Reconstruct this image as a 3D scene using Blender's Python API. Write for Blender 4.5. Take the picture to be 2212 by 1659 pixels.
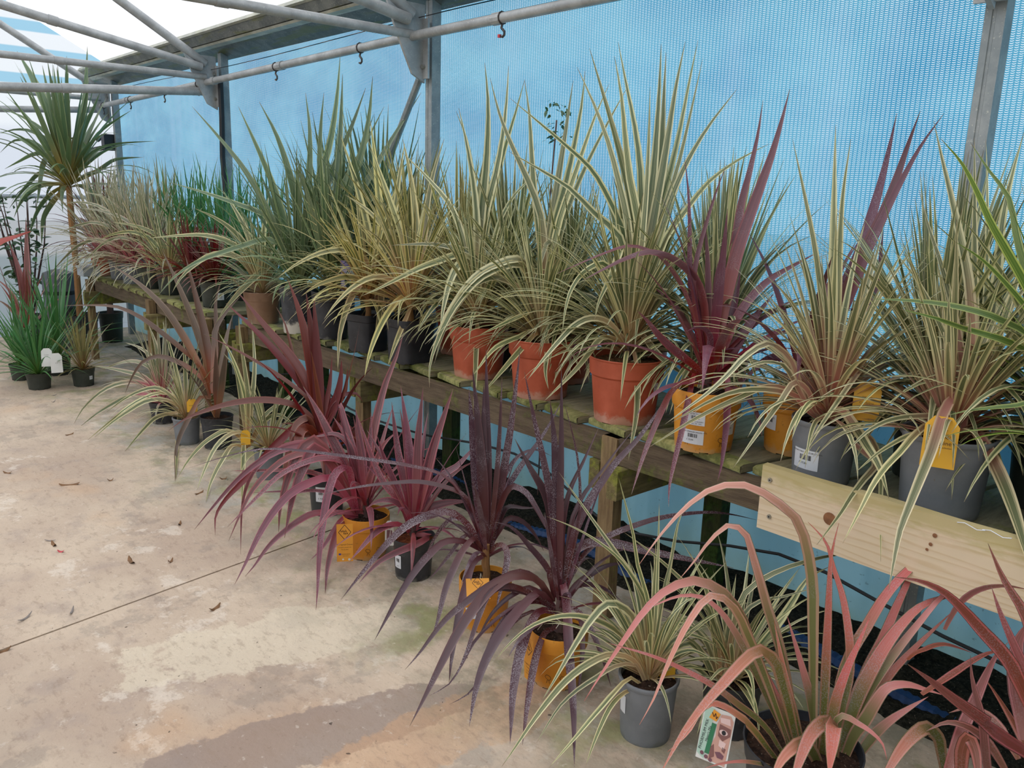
import bpy, math, random
from mathutils import Vector, Matrix, noise
random.seed(11)
R = random.Random(7)
SC = bpy.context.scene
COL = SC.collection
for o in list(bpy.data.objects): bpy.data.objects.remove(o)

# ------------------------------------------------------------------ camera, sky, exposure
cam = bpy.data.cameras.new('camera')
cam.sensor_fit = 'HORIZONTAL'; cam.sensor_width = 36.0
cam.lens = 1790.0/2212.0*36.0
cam.clip_start = .05; cam.clip_end = 200
co = bpy.data.objects.new('camera', cam); COL.objects.link(co)
pit, rol, yaw = .2264, .03083, .8414
fw = Vector((-math.sin(yaw)*math.cos(pit), math.cos(yaw)*math.cos(pit), -math.sin(pit)))
rt = Vector((math.cos(yaw), math.sin(yaw), 0)); up = rt.cross(fw)
cx_ = rt*math.cos(rol)+up*math.sin(rol); cy_ = -rt*math.sin(rol)+up*math.cos(rol)
M = Matrix((cx_, cy_, -fw)).transposed().to_4x4(); M.translation = Vector((0, 0, 1.6))
co.matrix_world = M
SC.camera = co
W = bpy.data.worlds.new('overcast_sky'); SC.world = W; W.use_nodes = True
nt = W.node_tree; nt.nodes.clear()
out = nt.nodes.new('ShaderNodeOutputWorld'); bg = nt.nodes.new('ShaderNodeBackground')
tc = nt.nodes.new('ShaderNodeTexCoord'); sx = nt.nodes.new('ShaderNodeSeparateXYZ'); cr = nt.nodes.new('ShaderNodeValToRGB')
nt.links.new(tc.outputs['Generated'], sx.inputs[0]); nt.links.new(sx.outputs['Z'], cr.inputs[0])
el = cr.color_ramp.elements
el[0].position = 0.0; el[0].color = (.78, .84, .92, 1); el[1].position = 1.0; el[1].color = (1.0, 1.0, 1.02, 1)
nt.links.new(cr.outputs[0], bg.inputs[0]); nt.links.new(bg.outputs[0], out.inputs[0])
bg.inputs[1].default_value = 1.75
sun = bpy.data.lights.new('sun', 'SUN'); sun.energy = .7; sun.angle = math.radians(25); sun.color = (1, .96, .9)
so = bpy.data.objects.new('sun', sun); COL.objects.link(so); so.rotation_euler = (math.radians(28), math.radians(-22), 0)
SC.view_settings.view_transform = 'Standard'; SC.view_settings.look = 'None'
SC.view_settings.gamma = 1.0; SC.view_settings.use_curve_mapping = False
SC.view_settings.exposure = -0.12
cy = SC.cycles
cy.use_denoising = True
cy.max_bounces = 7; cy.diffuse_bounces = 4; cy.glossy_bounces = 2; cy.transmission_bounces = 4; cy.transparent_max_bounces = 10
cy.caustics_reflective = False; cy.caustics_refractive = False
cy.sample_clamp_indirect = 6.0
cy.use_adaptive_sampling = True; cy.adaptive_threshold = .02

# ------------------------------------------------------------------ node helpers
def lin(c):
    return tuple(((v/255)/12.92 if v/255 <= .04045 else ((v/255+.055)/1.055)**2.4) for v in c)+(1,)
class NB:
    def __init__(s, name):
        s.m = bpy.data.materials.new(name); s.m.use_nodes = True; s.t = s.m.node_tree; s.t.nodes.clear()
        s.out = s.n('ShaderNodeOutputMaterial')
    def n(s, t, **k):
        x = s.t.nodes.new(t)
        for a, b in k.items(): setattr(x, a, b)
        return x
    def L(s, a, b): s.t.links.new(a, b)
    def put(s, sock, v):
        if hasattr(v, 'is_linked') or isinstance(v, bpy.types.NodeSocket): s.L(v, sock)
        else: sock.default_value = v
    def math(s, op, a, b=0.0, c=None, clamp=False):
        x = s.n('ShaderNodeMath', operation=op, use_clamp=clamp)
        s.put(x.inputs[0], a); s.put(x.inputs[1], b)
        if c is not None: s.put(x.inputs[2], c)
        return x.outputs[0]
    def mix(s, f, a, b, mode='MIX'):
        x = s.n('ShaderNodeMix', data_type='RGBA', blend_type=mode)
        s.put(x.inputs[0], f); s.put(x.inputs[6], a); s.put(x.inputs[7], b); return x.outputs[2]
    def step(s, v, a, b):
        x = s.n('ShaderNodeMapRange', interpolation_type='SMOOTHSTEP'); x.clamp = True
        s.put(x.inputs[0], v); x.inputs[1].default_value = a; x.inputs[2].default_value = b
        x.inputs[3].default_value = 0; x.inputs[4].default_value = 1; return x.outputs[0]
    def obj(s): return s.n('ShaderNodeTexCoord').outputs['Object']
    def uv(s): return s.n('ShaderNodeTexCoord').outputs['UV']
    def sep(s, v):
        x = s.n('ShaderNodeSeparateXYZ'); s.L(v, x.inputs[0]); return x.outputs
    def comb(s, a, b, c=0.0):
        x = s.n('ShaderNodeCombineXYZ'); s.put(x.inputs[0], a); s.put(x.inputs[1], b); s.put(x.inputs[2], c); return x.outputs[0]
    def noise(s, v, sc, det=3.0, rough=.55, col=False):
        x = s.n('ShaderNodeTexNoise'); s.L(v, x.inputs['Vector']); x.inputs['Scale'].default_value = sc
        x.inputs['Detail'].default_value = det; x.inputs['Roughness'].default_value = rough
        return x.outputs['Color' if col else 'Fac']
    def map(s, v, sc=(1, 1, 1), loc=(0, 0, 0)):
        x = s.n('ShaderNodeMapping'); s.L(v, x.inputs[0]); x.inputs['Scale'].default_value = sc; x.inputs['Location'].default_value = loc; return x.outputs[0]
    def rnd(s): return s.n('ShaderNodeObjectInfo').outputs['Random']
    def bsdf(s, col, rough=.5, metal=0.0, spec=.5, bump=None, bd=.3, bdist=.01):
        p = s.n('ShaderNodeBsdfPrincipled'); s.put(p.inputs['Base Color'], col); s.put(p.inputs['Roughness'], rough)
        p.inputs['Metallic'].default_value = metal; p.inputs['Specular IOR Level'].default_value = spec
        if bump is not None:
            b = s.n('ShaderNodeBump'); s.L(bump, b.inputs['Height']); b.inputs['Strength'].default_value = bd; b.inputs['Distance'].default_value = bdist
            s.L(b.outputs[0], p.inputs['Normal'])
        return p.outputs[0]
    def fin(s, sh): s.L(sh, s.out.inputs[0]); return s.m
    def mixs(s, f, a, b):
        x = s.n('ShaderNodeMixShader'); s.put(x.inputs[0], f); s.L(a, x.inputs[1]); s.L(b, x.inputs[2]); return x.outputs[0]

def plain(name, rgb, rough=.5, metal=0, spec=.5, var=0.0):
    b = NB(name); c = lin(rgb)
    if var:
        nz = b.noise(b.obj(), 35, 4); c = b.mix(b.math('MULTIPLY', b.step(nz, .35, .7), var), c, tuple(v*.45 for v in c[:3])+(1,))
    return b.fin(b.bsdf(c, rough, metal, spec))

def leaf_mat(name, core, edge, base, ew=.55, stripe=.5, spots=0.0, blen=.28, back=None, edge_dark=None, tipc=(120, 95, 70), sheen=.38, trans=.22, vary=.25):
    b = NB(name); u, v, _ = b.sep(b.uv()); rn = b.rnd()
    du = b.math('MULTIPLY', b.math('ABSOLUTE', b.math('SUBTRACT', u, .5)), 2.0)
    r2 = b.math('FRACT', b.math('MULTIPLY', rn, 17.31)); r3 = b.math('FRACT', b.math('MULTIPLY', rn, 91.7))
    e0 = b.math('ADD', du, b.math('MULTIPLY', b.math('SUBTRACT', r2, .5), .3))
    m = b.step(e0, ew-.05, ew+.05)
    nz = b.noise(b.comb(b.math('MULTIPLY', u, 13.0), b.math('MULTIPLY', v, .5), b.math('MULTIPLY', rn, 60.0)), 1.0, 1.0)
    st = b.math('MULTIPLY', b.step(nz, .53, .58), stripe)
    col = b.mix(b.math('MAXIMUM', m, st), lin(core), lin(edge))
    if edge_dark is not None:
        col = b.mix(b.step(du, .86, .9), col, lin(edge_dark))
    gr = b.noise(b.comb(b.math('MULTIPLY', u, 40.0), b.math('MULTIPLY', v, 1.2), rn), 1.0, 2.0)
    col = b.mix(.22, col, b.mix(gr, (.25, .25, .25, 1), (1, 1, 1, 1)), 'OVERLAY')
    bl = b.step(b.math('ADD', v, b.math('MULTIPLY', b.math('SUBTRACT', r3, .5), .16)), blen+.1, max(blen-.24, 0))
    col = b.mix(bl, col, b.mix(b.math('MULTIPLY', m, .45), lin(base), lin(edge)))
    col = b.mix(b.math('MULTIPLY', b.step(v, .955, .99), .8), col, lin(tipc))
    hs = b.n('ShaderNodeHueSaturation'); b.L(col, hs.inputs['Color'])
    b.L(b.math('ADD', .5-.015, b.math('MULTIPLY', r2, .03)), hs.inputs['Hue'])
    b.L(b.math('ADD', .88, b.math('MULTIPLY', r3, .24)), hs.inputs['Saturation'])
    b.L(b.math('ADD', 1-vary/2, b.math('MULTIPLY', rn, vary)), hs.inputs['Value']); col = hs.outputs[0]
    rough = sheen
    if spots:
        vo = b.n('ShaderNodeTexVoronoi'); b.L(b.obj(), vo.inputs['Vector']); vo.inputs['Scale'].default_value = 260
        big = b.noise(b.obj(), 9, 2)
        sp = b.math('MULTIPLY', b.step(vo.outputs['Distance'], .6, .2), b.step(b.math('ADD', big, b.math('MULTIPLY', r3, .24)), .56, .8))
        sp = b.math('MULTIPLY', sp, spots)
        col = b.mix(sp, col, lin((188, 180, 190)))
    p = b.bsdf(col, rough, 0, .6)
    tr = b.n('ShaderNodeBsdfTranslucent'); b.put(tr.inputs[0], col)
    return b.fin(b.mixs(trans, p, tr.outputs[0]))

LM = {
 'V': leaf_mat('leaf_cream_striped', (96, 110, 72), (224, 214, 164), (198, 162, 118), .6, .42, blen=.32),
 'VP': leaf_mat('leaf_cream_striped_pink_base', (104, 112, 76), (226, 214, 166), (196, 134, 116), .58, .45, blen=.42),
 'VY': leaf_mat('leaf_yellow_striped', (108, 114, 70), (222, 206, 144), (196, 150, 104), .52, .5, blen=.4),
 'T': leaf_mat('leaf_tan_green', (112, 116, 72), (184, 168, 116), (170, 124, 76), .62, .4),
 'G': leaf_mat('leaf_green', (88, 112, 80), (168, 176, 130), (140, 144, 96), .78, .35),
 'GB': leaf_mat('leaf_bright_green', (66, 122, 70), (120, 158, 92), (120, 150, 70), .88, .2, blen=.2),
 'GY': leaf_mat('leaf_lime_striped', (84, 114, 46), (176, 186, 104), (150, 150, 80), .7, .4, blen=.1),
 'CT': leaf_mat('leaf_deep_green', (92, 116, 80), (142, 154, 108), (160, 140, 72), .85, .15, blen=.36),
 'PV': leaf_mat('leaf_pink_striped', (104, 120, 88), (212, 196, 168), (196, 96, 112), .56, .45, blen=.4),
 'DR': leaf_mat('leaf_dark_red', (106, 44, 36), (130, 62, 54), (116, 38, 28), .85, .3, .0, .3, sheen=.33),
 'PR': leaf_mat('leaf_pink_burgundy', (112, 66, 74), (168, 92, 104), (160, 66, 74), .74, .4, .3, .42, sheen=.33),
 'DP': leaf_mat('leaf_dark_purple', (80, 54, 62), (98, 62, 70), (98, 44, 46), .85, .25, .55, .42, sheen=.3),
 'BU': leaf_mat('leaf_burgundy', (108, 64, 76), (140, 78, 88), (142, 44, 46), .85, .35, .3, .42, sheen=.33),
 'PH': leaf_mat('leaf_pink_flax', (206, 124, 112), (218, 146, 138), (112, 112, 58), .7, .4, .3, .55, edge_dark=(112, 104, 66), tipc=(168, 88, 70), sheen=.4),
 'RP': leaf_mat('leaf_red_flax', (126, 72, 58), (176, 104, 100), (132, 78, 56), .62, .35, .15, .3, edge_dark=(100, 60, 48), sheen=.36),
 'B': leaf_mat('leaf_bronze_flax', (106, 84, 70), (132, 108, 92), (166, 104, 74), .8, .3, .0, .36),
}

# ------------------------------------------------------------------ mesh helpers
def link(name, me, parent=None, loc=(0, 0, 0), kind=None, label=None, cat=None, group=None):
    o = bpy.data.objects.new(name, me); COL.objects.link(o); o.location = loc
    if parent is not None: o.parent = parent
    if kind: o['kind'] = kind
    if label: o['label'] = label
    if cat: o['category'] = cat
    if group: o['group'] = group
    return o
class MB:
    def __init__(s): s.v = []; s.f = []
    def add(s, v, f):
        n = len(s.v); s.v += [tuple(p) for p in v]; s.f += [tuple(i+n for i in q) for q in f]; return s
    def box(s, c, sz, ax=None, bev=0.0):
        X, Y, Z = ax if ax else (Vector((1, 0, 0)), Vector((0, 1, 0)), Vector((0, 0, 1)))
        c = Vector(c); a, b_, d = [q/2 for q in sz]
        if bev <= 0:
            vs = [c+X*(a*i)+Y*(b_*j)+Z*(d*k) for i in (-1, 1) for j in (-1, 1) for k in (-1, 1)]
            return s.add(vs, [(0, 1, 3, 2), (4, 6, 7, 5), (0, 4, 5, 1), (2, 3, 7, 6), (0, 2, 6, 4), (1, 5, 7, 3)])
        # chamfer along Y edges
        pr = [(-a+bev, -d), (a-bev, -d), (a, -d+bev), (a, d-bev), (a-bev, d), (-a+bev, d), (-a, d-bev), (-a, -d+bev)]
        vs = [c+X*p[0]+Z*p[1]-Y*b_ for p in pr]+[c+X*p[0]+Z*p[1]+Y*b_ for p in pr]
        f = [tuple(range(7, -1, -1)), tuple(range(8, 16))]+[(i, (i+1) % 8, 8+(i+1) % 8, 8+i) for i in range(8)]
        f = [q if k < 2 else q for k, q in enumerate(f)]
        return s.add(vs, f)
    def tube(s, pts, r, n=8, cap=True):
        pts = [Vector(p) for p in pts]; N = len(pts); vs = []; ref = None
        for i, p in enumerate(pts):
            t = (pts[min(i+1, N-1)]-pts[max(i-1, 0)]).normalized()
            if ref is None: ref = t.cross(Vector((0, 0, 1))) if abs(t.z) < .9 else t.cross(Vector((1, 0, 0)))
            ref = (ref-t*ref.dot(t)).normalized(); bi = t.cross(ref); rr = r[i] if isinstance(r, (list, tuple)) else r
            vs += [p+ref*math.cos(2*math.pi*k/n)*rr+bi*math.sin(2*math.pi*k/n)*rr for k in range(n)]
        f = [(i*n+k, i*n+(k+1) % n, (i+1)*n+(k+1) % n, (i+1)*n+k) for i in range(N-1) for k in range(n)]
        if cap: f += [tuple(range(n-1, -1, -1)), tuple((N-1)*n+k for k in range(n))]
        return s.add(vs, f)
    def prism(s, prof, o, X, Y, Z, h):   # polygon prof in X,Y extruded along Z by h
        o = Vector(o); n = len(prof)
        vs = [o+X*p[0]+Y*p[1] for p in prof]+[o+X*p[0]+Y*p[1]+Z*h for p in prof]
        return s.add(vs, [tuple(range(n-1, -1, -1)), tuple(range(n, 2*n))]+[(i, (i+1) % n, n+(i+1) % n, n+i) for i in range(n)])
    def lathe(s, prof, n=32, sq=0.0, notch=None):
        vs = []
        for (r, z) in prof:
            for k in range(n):
                a = 2*math.pi*(k+.5)/n; rr = r
                if sq > 0: rr = r/(abs(math.cos(a))**sq+abs(math.sin(a))**sq)**(1/sq)
                zz = z
                if notch and z < .004 and (k % (n//notch)) == 0: zz = z+.012
                vs.append((rr*math.cos(a), rr*math.sin(a), zz))
        m = len(prof)
        f = [(i*n+k, i*n+(k+1) % n, (i+1)*n+(k+1) % n, (i+1)*n+k) for i in range(m-1) for k in range(n)]
        return s.add(vs, f)
    def mesh(s, name, mat, smooth=False, fix=True):
        me = bpy.data.meshes.new(name); me.from_pydata(s.v, [], s.f); me.materials.append(mat)
        if smooth:
            me.polygons.foreach_set('use_smooth', [True]*len(me.polygons))
            try: me.set_sharp_from_angle(angle=math.radians(38))
            except Exception: pass
        if fix:
            import bmesh
            bm = bmesh.new(); bm.from_mesh(me); bmesh.ops.recalc_face_normals(bm, faces=bm.faces); bm.to_mesh(me); bm.free()
        me.update(); return me
    def ob(s, name, mat, parent=None, smooth=False, **k): return link(name, s.mesh(name, mat, smooth), parent, **k)
def empty(name, loc, label, cat, group=None, kind=None):
    o = link(name, None, None, loc, kind, label, cat, group); o.empty_display_size = .05; return o
EX, EY, EZ = Vector((1, 0, 0)), Vector((0, 1, 0)), Vector((0, 0, 1))

# text as thin flat geometry --------------------------------------------------
_tx = {}
def text_poly(t):
    if t not in _tx:
        c = bpy.data.curves.new('lettering', 'FONT'); c.body = t; c.size = 1; c.resolution_u = 2; c.align_x = 'CENTER'; c.align_y = 'CENTER'
        o = bpy.data.objects.new('lettering', c); COL.objects.link(o)
        dg = bpy.context.evaluated_depsgraph_get(); me = bpy.data.meshes.new_from_object(o.evaluated_get(dg))
        _tx[t] = ([tuple(v.co) for v in me.vertices], [tuple(p.vertices) for p in me.polygons])
        bpy.data.objects.remove(o); bpy.data.curves.remove(c); bpy.data.meshes.remove(me)
    return _tx[t]
def lettering(parent, lines, mapf, mat, name='lettering'):
    # lines: (text, cx, cy, size); mapf(x,y) -> point
    b = MB()
    for t, x, y, sz in lines:
        vs, fs = text_poly(t); b.add([mapf(x+p[0]*sz, y+p[1]*sz) for p in vs], fs)
    me = b.mesh(name, mat, fix=False); return link(name, me, parent)
def flat(o, X, Y, Zo):
    o = Vector(o); return lambda x, y: o+X*x+Y*y+Zo
def poly_print(parent, name, polys, mapf, mat):
    b = MB()
    for pl in polys: b.add([mapf(*p) for p in pl], [tuple(range(len(pl)))])
    return link(name, b.mesh(name, mat, fix=False), parent)
def ell(cx, cy, rx, ry, n=20, a0=0): return [(cx+rx*math.cos(a0+2*math.pi*k/n), cy+ry*math.sin(a0+2*math.pi*k/n)) for k in range(n)]
def stroke(pts, w):
    out_ = []
    for (a, b_) in zip(pts, pts[1:]):
        d = Vector((b_[0]-a[0], b_[1]-a[1])); d = d.normalized() if d.length else Vector((1, 0)); q = Vector((-d.y, d.x))*w/2
        out_.append([(a[0]+q.x, a[1]+q.y), (a[0]-q.x, a[1]-q.y), (b_[0]-q.x, b_[1]-q.y), (b_[0]+q.x, b_[1]+q.y)])
    return out_

# ------------------------------------------------------------------ setting materials
def mat_floor():
    b = NB('stained_concrete'); p = b.n('ShaderNodeNewGeometry').outputs['Position']; x, y, z = b.sep(p)
    n1 = b.noise(p, 1.1, 5, .6); n2 = b.noise(p, 5, 5, .65); n3 = b.noise(p, 60, 3, .6); n4 = b.noise(b.map(p, (1, 1, 1), (7, 3, 1)), 2.3, 6, .7)
    c = b.mix(b.step(n1, .35, .65), lin((184, 162, 143)), lin((206, 186, 164)))
    c = b.mix(b.math('MULTIPLY', b.step(n2, .5, .68), .55), c, lin((168, 150, 138)))
    c = b.mix(b.math('MULTIPLY', b.step(n4, .56, .62), .45), c, lin((150, 136, 124)))
    c = b.mix(b.math('MULTIPLY', b.step(b.noise(b.map(p, (1, 1, 1), (2, 9, 4)), 3.1, 6, .7), .58, .63), .6), c, lin((222, 208, 192)))
    c = b.mix(b.math('MULTIPLY', b.step(b.noise(b.map(p, (1, 1, 1), (5, 5, 5)), 1.6, 3), .58, .72), .35), c, lin((206, 162, 120)))
    def patch(cx0, cy0, dx, dy, la, lb, wob):
        u_ = b.math('ADD', b.math('MULTIPLY', b.math('SUBTRACT', x, cx0), dx/la), b.math('MULTIPLY', b.math('SUBTRACT', y, cy0), dy/la))
        v_ = b.math('ADD', b.math('MULTIPLY', b.math('SUBTRACT', x, cx0), -dy/lb), b.math('MULTIPLY', b.math('SUBTRACT', y, cy0), dx/lb))
        d_ = b.math('ADD', b.math('MULTIPLY', u_, u_), b.math('MULTIPLY', v_, v_))
        return b.step(b.math('ADD', d_, b.math('MULTIPLY', b.math('SUBTRACT', n4, .5), wob)), 1.1, .85)
    c = b.mix(b.math('MULTIPLY', patch(-2.0, 1.05, .23, .97, .5, .13, 5.0), .75), c, lin((146, 128, 118)))
    c = b.mix(b.math('MULTIPLY', patch(-1.75, 1.35, .1, .99, .4, .14, 4.0), .45), c, lin((206, 160, 118)))
    c = b.mix(b.math('MULTIPLY', patch(-2.55, 1.2, .3, .95, .5, .2, 5.0), .6), c, lin((222, 208, 184)))
    near = b.step(b.math('ADD', y, b.math('MULTIPLY', n1, .5)), 1.45, 2.05)
    c = b.mix(b.math('MULTIPLY', near, b.math('MULTIPLY', b.step(n2, .38, .62), .75)), c, lin((136, 132, 112)))
    c = b.mix(b.math('MULTIPLY', near, b.math('MULTIPLY', b.step(n4, .5, .64), .6)), c, lin((190, 186, 178)))
    c = b.mix(b.math('MULTIPLY', b.math('MULTIPLY', near, b.step(b.noise(p, 3.7, 4), .52, .66)), .6), c, lin((134, 140, 78)))
    c = b.mix(b.math('MULTIPLY', b.step(b.noise(b.map(p, (1, 2.2, 1), (1, 8, 2)), 14, 5, .75), .5, .66), .4), c, lin((150, 128, 110)))
    c = b.mix(b.math('MULTIPLY', b.step(b.noise(p, 26, 4, .7), .6, .7), .35), c, lin((226, 214, 200)))
    c = b.mix(b.math('MULTIPLY', b.step(n3, .62, .75), .4), c, lin((98, 82, 68)))
    c = b.mix(b.math('MULTIPLY', b.step(b.noise(p, 33, 2, .5), .735, .76), .8), c, lin((58, 46, 38)))
    h = b.math('ADD', n3, b.math('MULTIPLY', n2, 2.0))
    return b.fin(b.bsdf(c, b.math('SUBTRACT', .85, b.math('MULTIPLY', n4, .25)), 0, .3, h, .35, .006))
M_FLOOR = mat_floor()
def mat_net():
    b = NB('blue_knitted_net'); p = b.obj(); x, y, z = b.sep(p)
    wob = b.math('MULTIPLY', b.math('SINE', b.math('MULTIPLY', x, 2*math.pi/.0165)), .16)
    rows = b.math('SINE', b.math('MULTIPLY', b.math('ADD', b.math('DIVIDE', z, .0068), wob), 2*math.pi))
    hole = b.step(rows, .1, .6)
    col2 = b.math('SINE', b.math('MULTIPLY', x, 2*math.pi/.0165))
    hole = b.math('MULTIPLY', hole, b.step(col2, -1.1, -.2))
    fold = b.noise(b.map(p, (1.6, 1, .25)), 2.2, 3); cloud = b.noise(b.map(p, (.8, 1, 1.4)), 1.7, 3)
    c = b.mix(b.step(cloud, .3, .7), lin((58, 160, 210)), lin((108, 196, 232)))
    c = b.mix(b.math('MULTIPLY', b.step(fold, .5, .7), .35), c, lin((140, 196, 236)))
    tr = b.n('ShaderNodeBsdfTranslucent'); b.put(tr.inputs[0], c); df = b.n('ShaderNodeBsdfDiffuse'); b.put(df.inputs[0], c)
    th = b.mixs(.3, tr.outputs[0], df.outputs[0])
    tp = b.n('ShaderNodeBsdfTransparent'); tp.inputs[0].default_value = (.92, .97, 1, 1)
    tw = b.n('ShaderNodeBsdfTranslucent'); tw.inputs[0].default_value = (.93, .97, 1, 1)
    hs_ = b.mixs(.3, tw.outputs[0], tp.outputs[0])
    return b.fin(b.mixs(b.math('MULTIPLY', hole, .75), th, hs_))
M_NET = mat_net()
def film(name, col, tfac, tcol, stripes=False):
    b = NB(name); p = b.obj(); x, y, z = b.sep(p)
    tr = b.n('ShaderNodeBsdfTranslucent'); tp = b.n('ShaderNodeBsdfTransparent'); tp.inputs[0].default_value = tcol
    c = lin(col)
    if stripes:
        s_ = b.math('MULTIPLY', b.step(b.math('SINE', b.math('MULTIPLY', z, 2*math.pi/.25)), .1, .5), b.step(z, 2.36, 2.4))
        c = b.mix(b.math('MULTIPLY', s_, .75), c, lin((70, 180, 220)))
        c = b.mix(b.math('MULTIPLY', b.step(z, 2.16, 2.02), .55), c, lin((196, 202, 222)))
        c = b.mix(b.math('MULTIPLY', b.step(z, 1.44, 1.40), .6), c, lin((176, 176, 180)))
        c = b.mix(b.math('MULTIPLY', b.step(z, .86, .8), .8), c, lin((146, 160, 170)))
    b.put(tr.inputs[0], c)
    return b.fin(b.mixs(tfac, tr.outputs[0], tp.outputs[0]))
M_ROOF = film('clear_roof_film', (246, 247, 250), .5, (1, 1, 1, 1))
M_GABLE = film('white_gable_film', (240, 242, 248), .12, (1, 1, 1, 1), True)
M_SIDE = film('fill_dimming_film', (150, 156, 150), .0, (1, 1, 1, 1))  # film of the unseen walls, greyed and not see-through to cut fill light
def mat_skirt():
    b = NB('blue_grey_sheet'); p = b.obj(); x, y, z = b.sep(p)
    c = b.mix(b.step(b.noise(b.map(p, (3, 1, .6)), 1.5, 3), .35, .65), lin((112, 158, 178)), lin((136, 182, 200)))
    c = b.mix(b.math('MULTIPLY', b.step(b.math('ADD', z, b.math('MULTIPLY', b.noise(p, 6, 4), .3)), .42, .12), .55), c, lin((120, 142, 118)))
    c = b.mix(b.math('MULTIPLY', b.step(b.noise(p, 70, 2), .66, .74), .4), c, lin((60, 70, 66)))
    tr = b.n('ShaderNodeBsdfTranslucent'); b.put(tr.inputs[0], c)
    return b.fin(b.mixs(.45, b.bsdf(c, .38, 0, .5), tr.outputs[0]))
M_SKIRT = mat_skirt()
def mat_steel(name, c1, c2, moss=0.0):
    b = NB(name); p = b.obj()
    n = b.noise(b.map(p, (1, 1, 1)), 9, 5, .65); n2 = b.noise(p, 120, 2)
    c = b.mix(b.step(n, .35, .7), lin(c1), lin(c2)); c = b.mix(b.math('MULTIPLY', b.step(n2, .64, .72), .5), c, lin((214, 212, 200)))
    if moss: c = b.mix(b.math('MULTIPLY', b.step(b.noise(b.map(p, (.6, 4, 4)), 5, 4), .5, .64), moss), c, lin((104, 106, 56)))
    return b.fin(b.bsdf(c, .5, .25, .5, n, .1, .004))
M_STEEL = mat_steel('galvanised_steel', (150, 152, 152), (178, 180, 180))
M_POST = mat_steel('dull_post_steel', (132, 140, 142), (160, 164, 164))
M_GUT = mat_steel('weathered_gutter', (84, 88, 86), (118, 120, 114), .75)
M_GUTLIP = mat_steel('gutter_lip', (150, 150, 138), (180, 178, 160), .3)
def mat_wood(name, c1, c2, moss, mosscol=(132, 140, 46), ax=1):
    b = NB(name); p = b.obj(); sc = [6, 6, 6]; sc[ax] = .8; rn = b.rnd()
    g = b.noise(b.map(p, tuple(sc)), 9, 5, .65); g2 = b.noise(b.map(p, tuple(q*4 for q in sc)), 9, 3)
    c = b.mix(b.step(g, .3, .7), lin(c1), lin(c2)); c = b.mix(b.math('MULTIPLY', b.step(g2, .55, .7), .4), c, tuple(v*.4 for v in lin(c1)[:3])+(1,))
    hs = b.n('ShaderNodeHueSaturation'); b.L(c, hs.inputs['Color']); b.L(b.math('ADD', .8, b.math('MULTIPLY', rn, .4)), hs.inputs['Value']); c = hs.outputs[0]
    w = b.n('ShaderNodeNewGeometry').outputs['Position']
    mm = b.noise(w, 7, 5, .7)
    c = b.mix(b.math('MULTIPLY', b.step(mm, .62-.25*moss, .72-.2*moss), min(1, moss*1.1)), c, b.mix(b.step(b.noise(w, 40, 3), .35, .65), lin(mosscol), tuple(v*.35 for v in lin(mosscol)[:3])+(1,)))
    return b.fin(b.bsdf(c, .8, 0, .25, b.math('ADD', g2, b.math('MULTIPLY', b.noise(w, 90, 3), moss)), .5, .004))
M_SLAT = mat_wood('old_slat_timber', (128, 122, 96), (164, 156, 124), .45)
M_SLATM = mat_wood('mossy_slat_end', (124, 126, 78), (168, 164, 108), .6, (112, 122, 50))
M_BEAM = mat_wood('old_beam_timber', (92, 78, 64), (120, 104, 84), .4, (110, 124, 44), 0)
M_LEG = mat_wood('old_leg_timber', (112, 90, 66), (146, 124, 90), .35, (150, 156, 60), 2)
M_LEGD = mat_wood('dark_green_leg', (58, 62, 40), (78, 86, 48), .7, (60, 92, 34), 2)
M_XB = mat_wood('mossy_cross_timber', (104, 92, 64), (140, 128, 84), .6, (152, 160, 58), 1)
M_MOSS = mat_wood('moss', (96, 112, 34), (150, 158, 60), .8, (120, 140, 44))
def mat_pine():
    b = NB('pale_new_pine'); p = b.obj(); x, y, z = b.sep(p)
    g = b.noise(b.map(p, (.9, 1, 7)), 2.0, 2, .4)
    ring = b.math('SINE', b.math('MULTIPLY', b.math('ADD', z, b.math('MULTIPLY', g, .09)), 300.0))
    c = b.mix(b.math('MULTIPLY', b.step(ring, .4, 1.0), .45), lin((224, 204, 174)), lin((202, 172, 128)))
    c = b.mix(b.math('MULTIPLY', b.step(b.noise(p, 6, 3), .45, .7), .5), c, lin((232, 206, 180)))
    c = b.mix(b.math('MULTIPLY', b.step(b.math('ADD', z, b.math('MULTIPLY', b.noise(b.map(p, (3, 1, 9)), 6, 4), .1)), .09, .15), .6), c, lin((176, 164, 96)))
    return b.fin(b.bsdf(c, .65, 0, .3, ring, .06, .002))
M_PINE = mat_pine()
M_KNOT = plain('pine_knot', (150, 100, 66), .7, var=.7)
M_SCREW = plain('screw_zinc', (170, 168, 160), .35, .8)
def mat_pot(name, c1, c2, low, lh, dirt=.3, rough=.5, dcol=(70, 50, 36)):
    b = NB(name); p = b.obj(); x, y, z = b.sep(p)
    n = b.noise(p, 14, 4); c = b.mix(b.step(n, .3, .7), lin(c1), lin(c2))
    wl = b.math('ADD', z, b.math('MULTIPLY', b.math('SUBTRACT', b.noise(p, 22, 4, .7), .5), .09))
    c = b.mix(b.math('MULTIPLY', b.step(wl, lh+.012, lh-.012), .85), c, lin(low))
    c = b.mix(b.math('MULTIPLY', b.step(b.noise(p, 48, 4, .7), .6, .68), dirt), c, lin(dcol))
    return b.fin(b.bsdf(c, rough, 0, .45, n, .05, .003))
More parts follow.
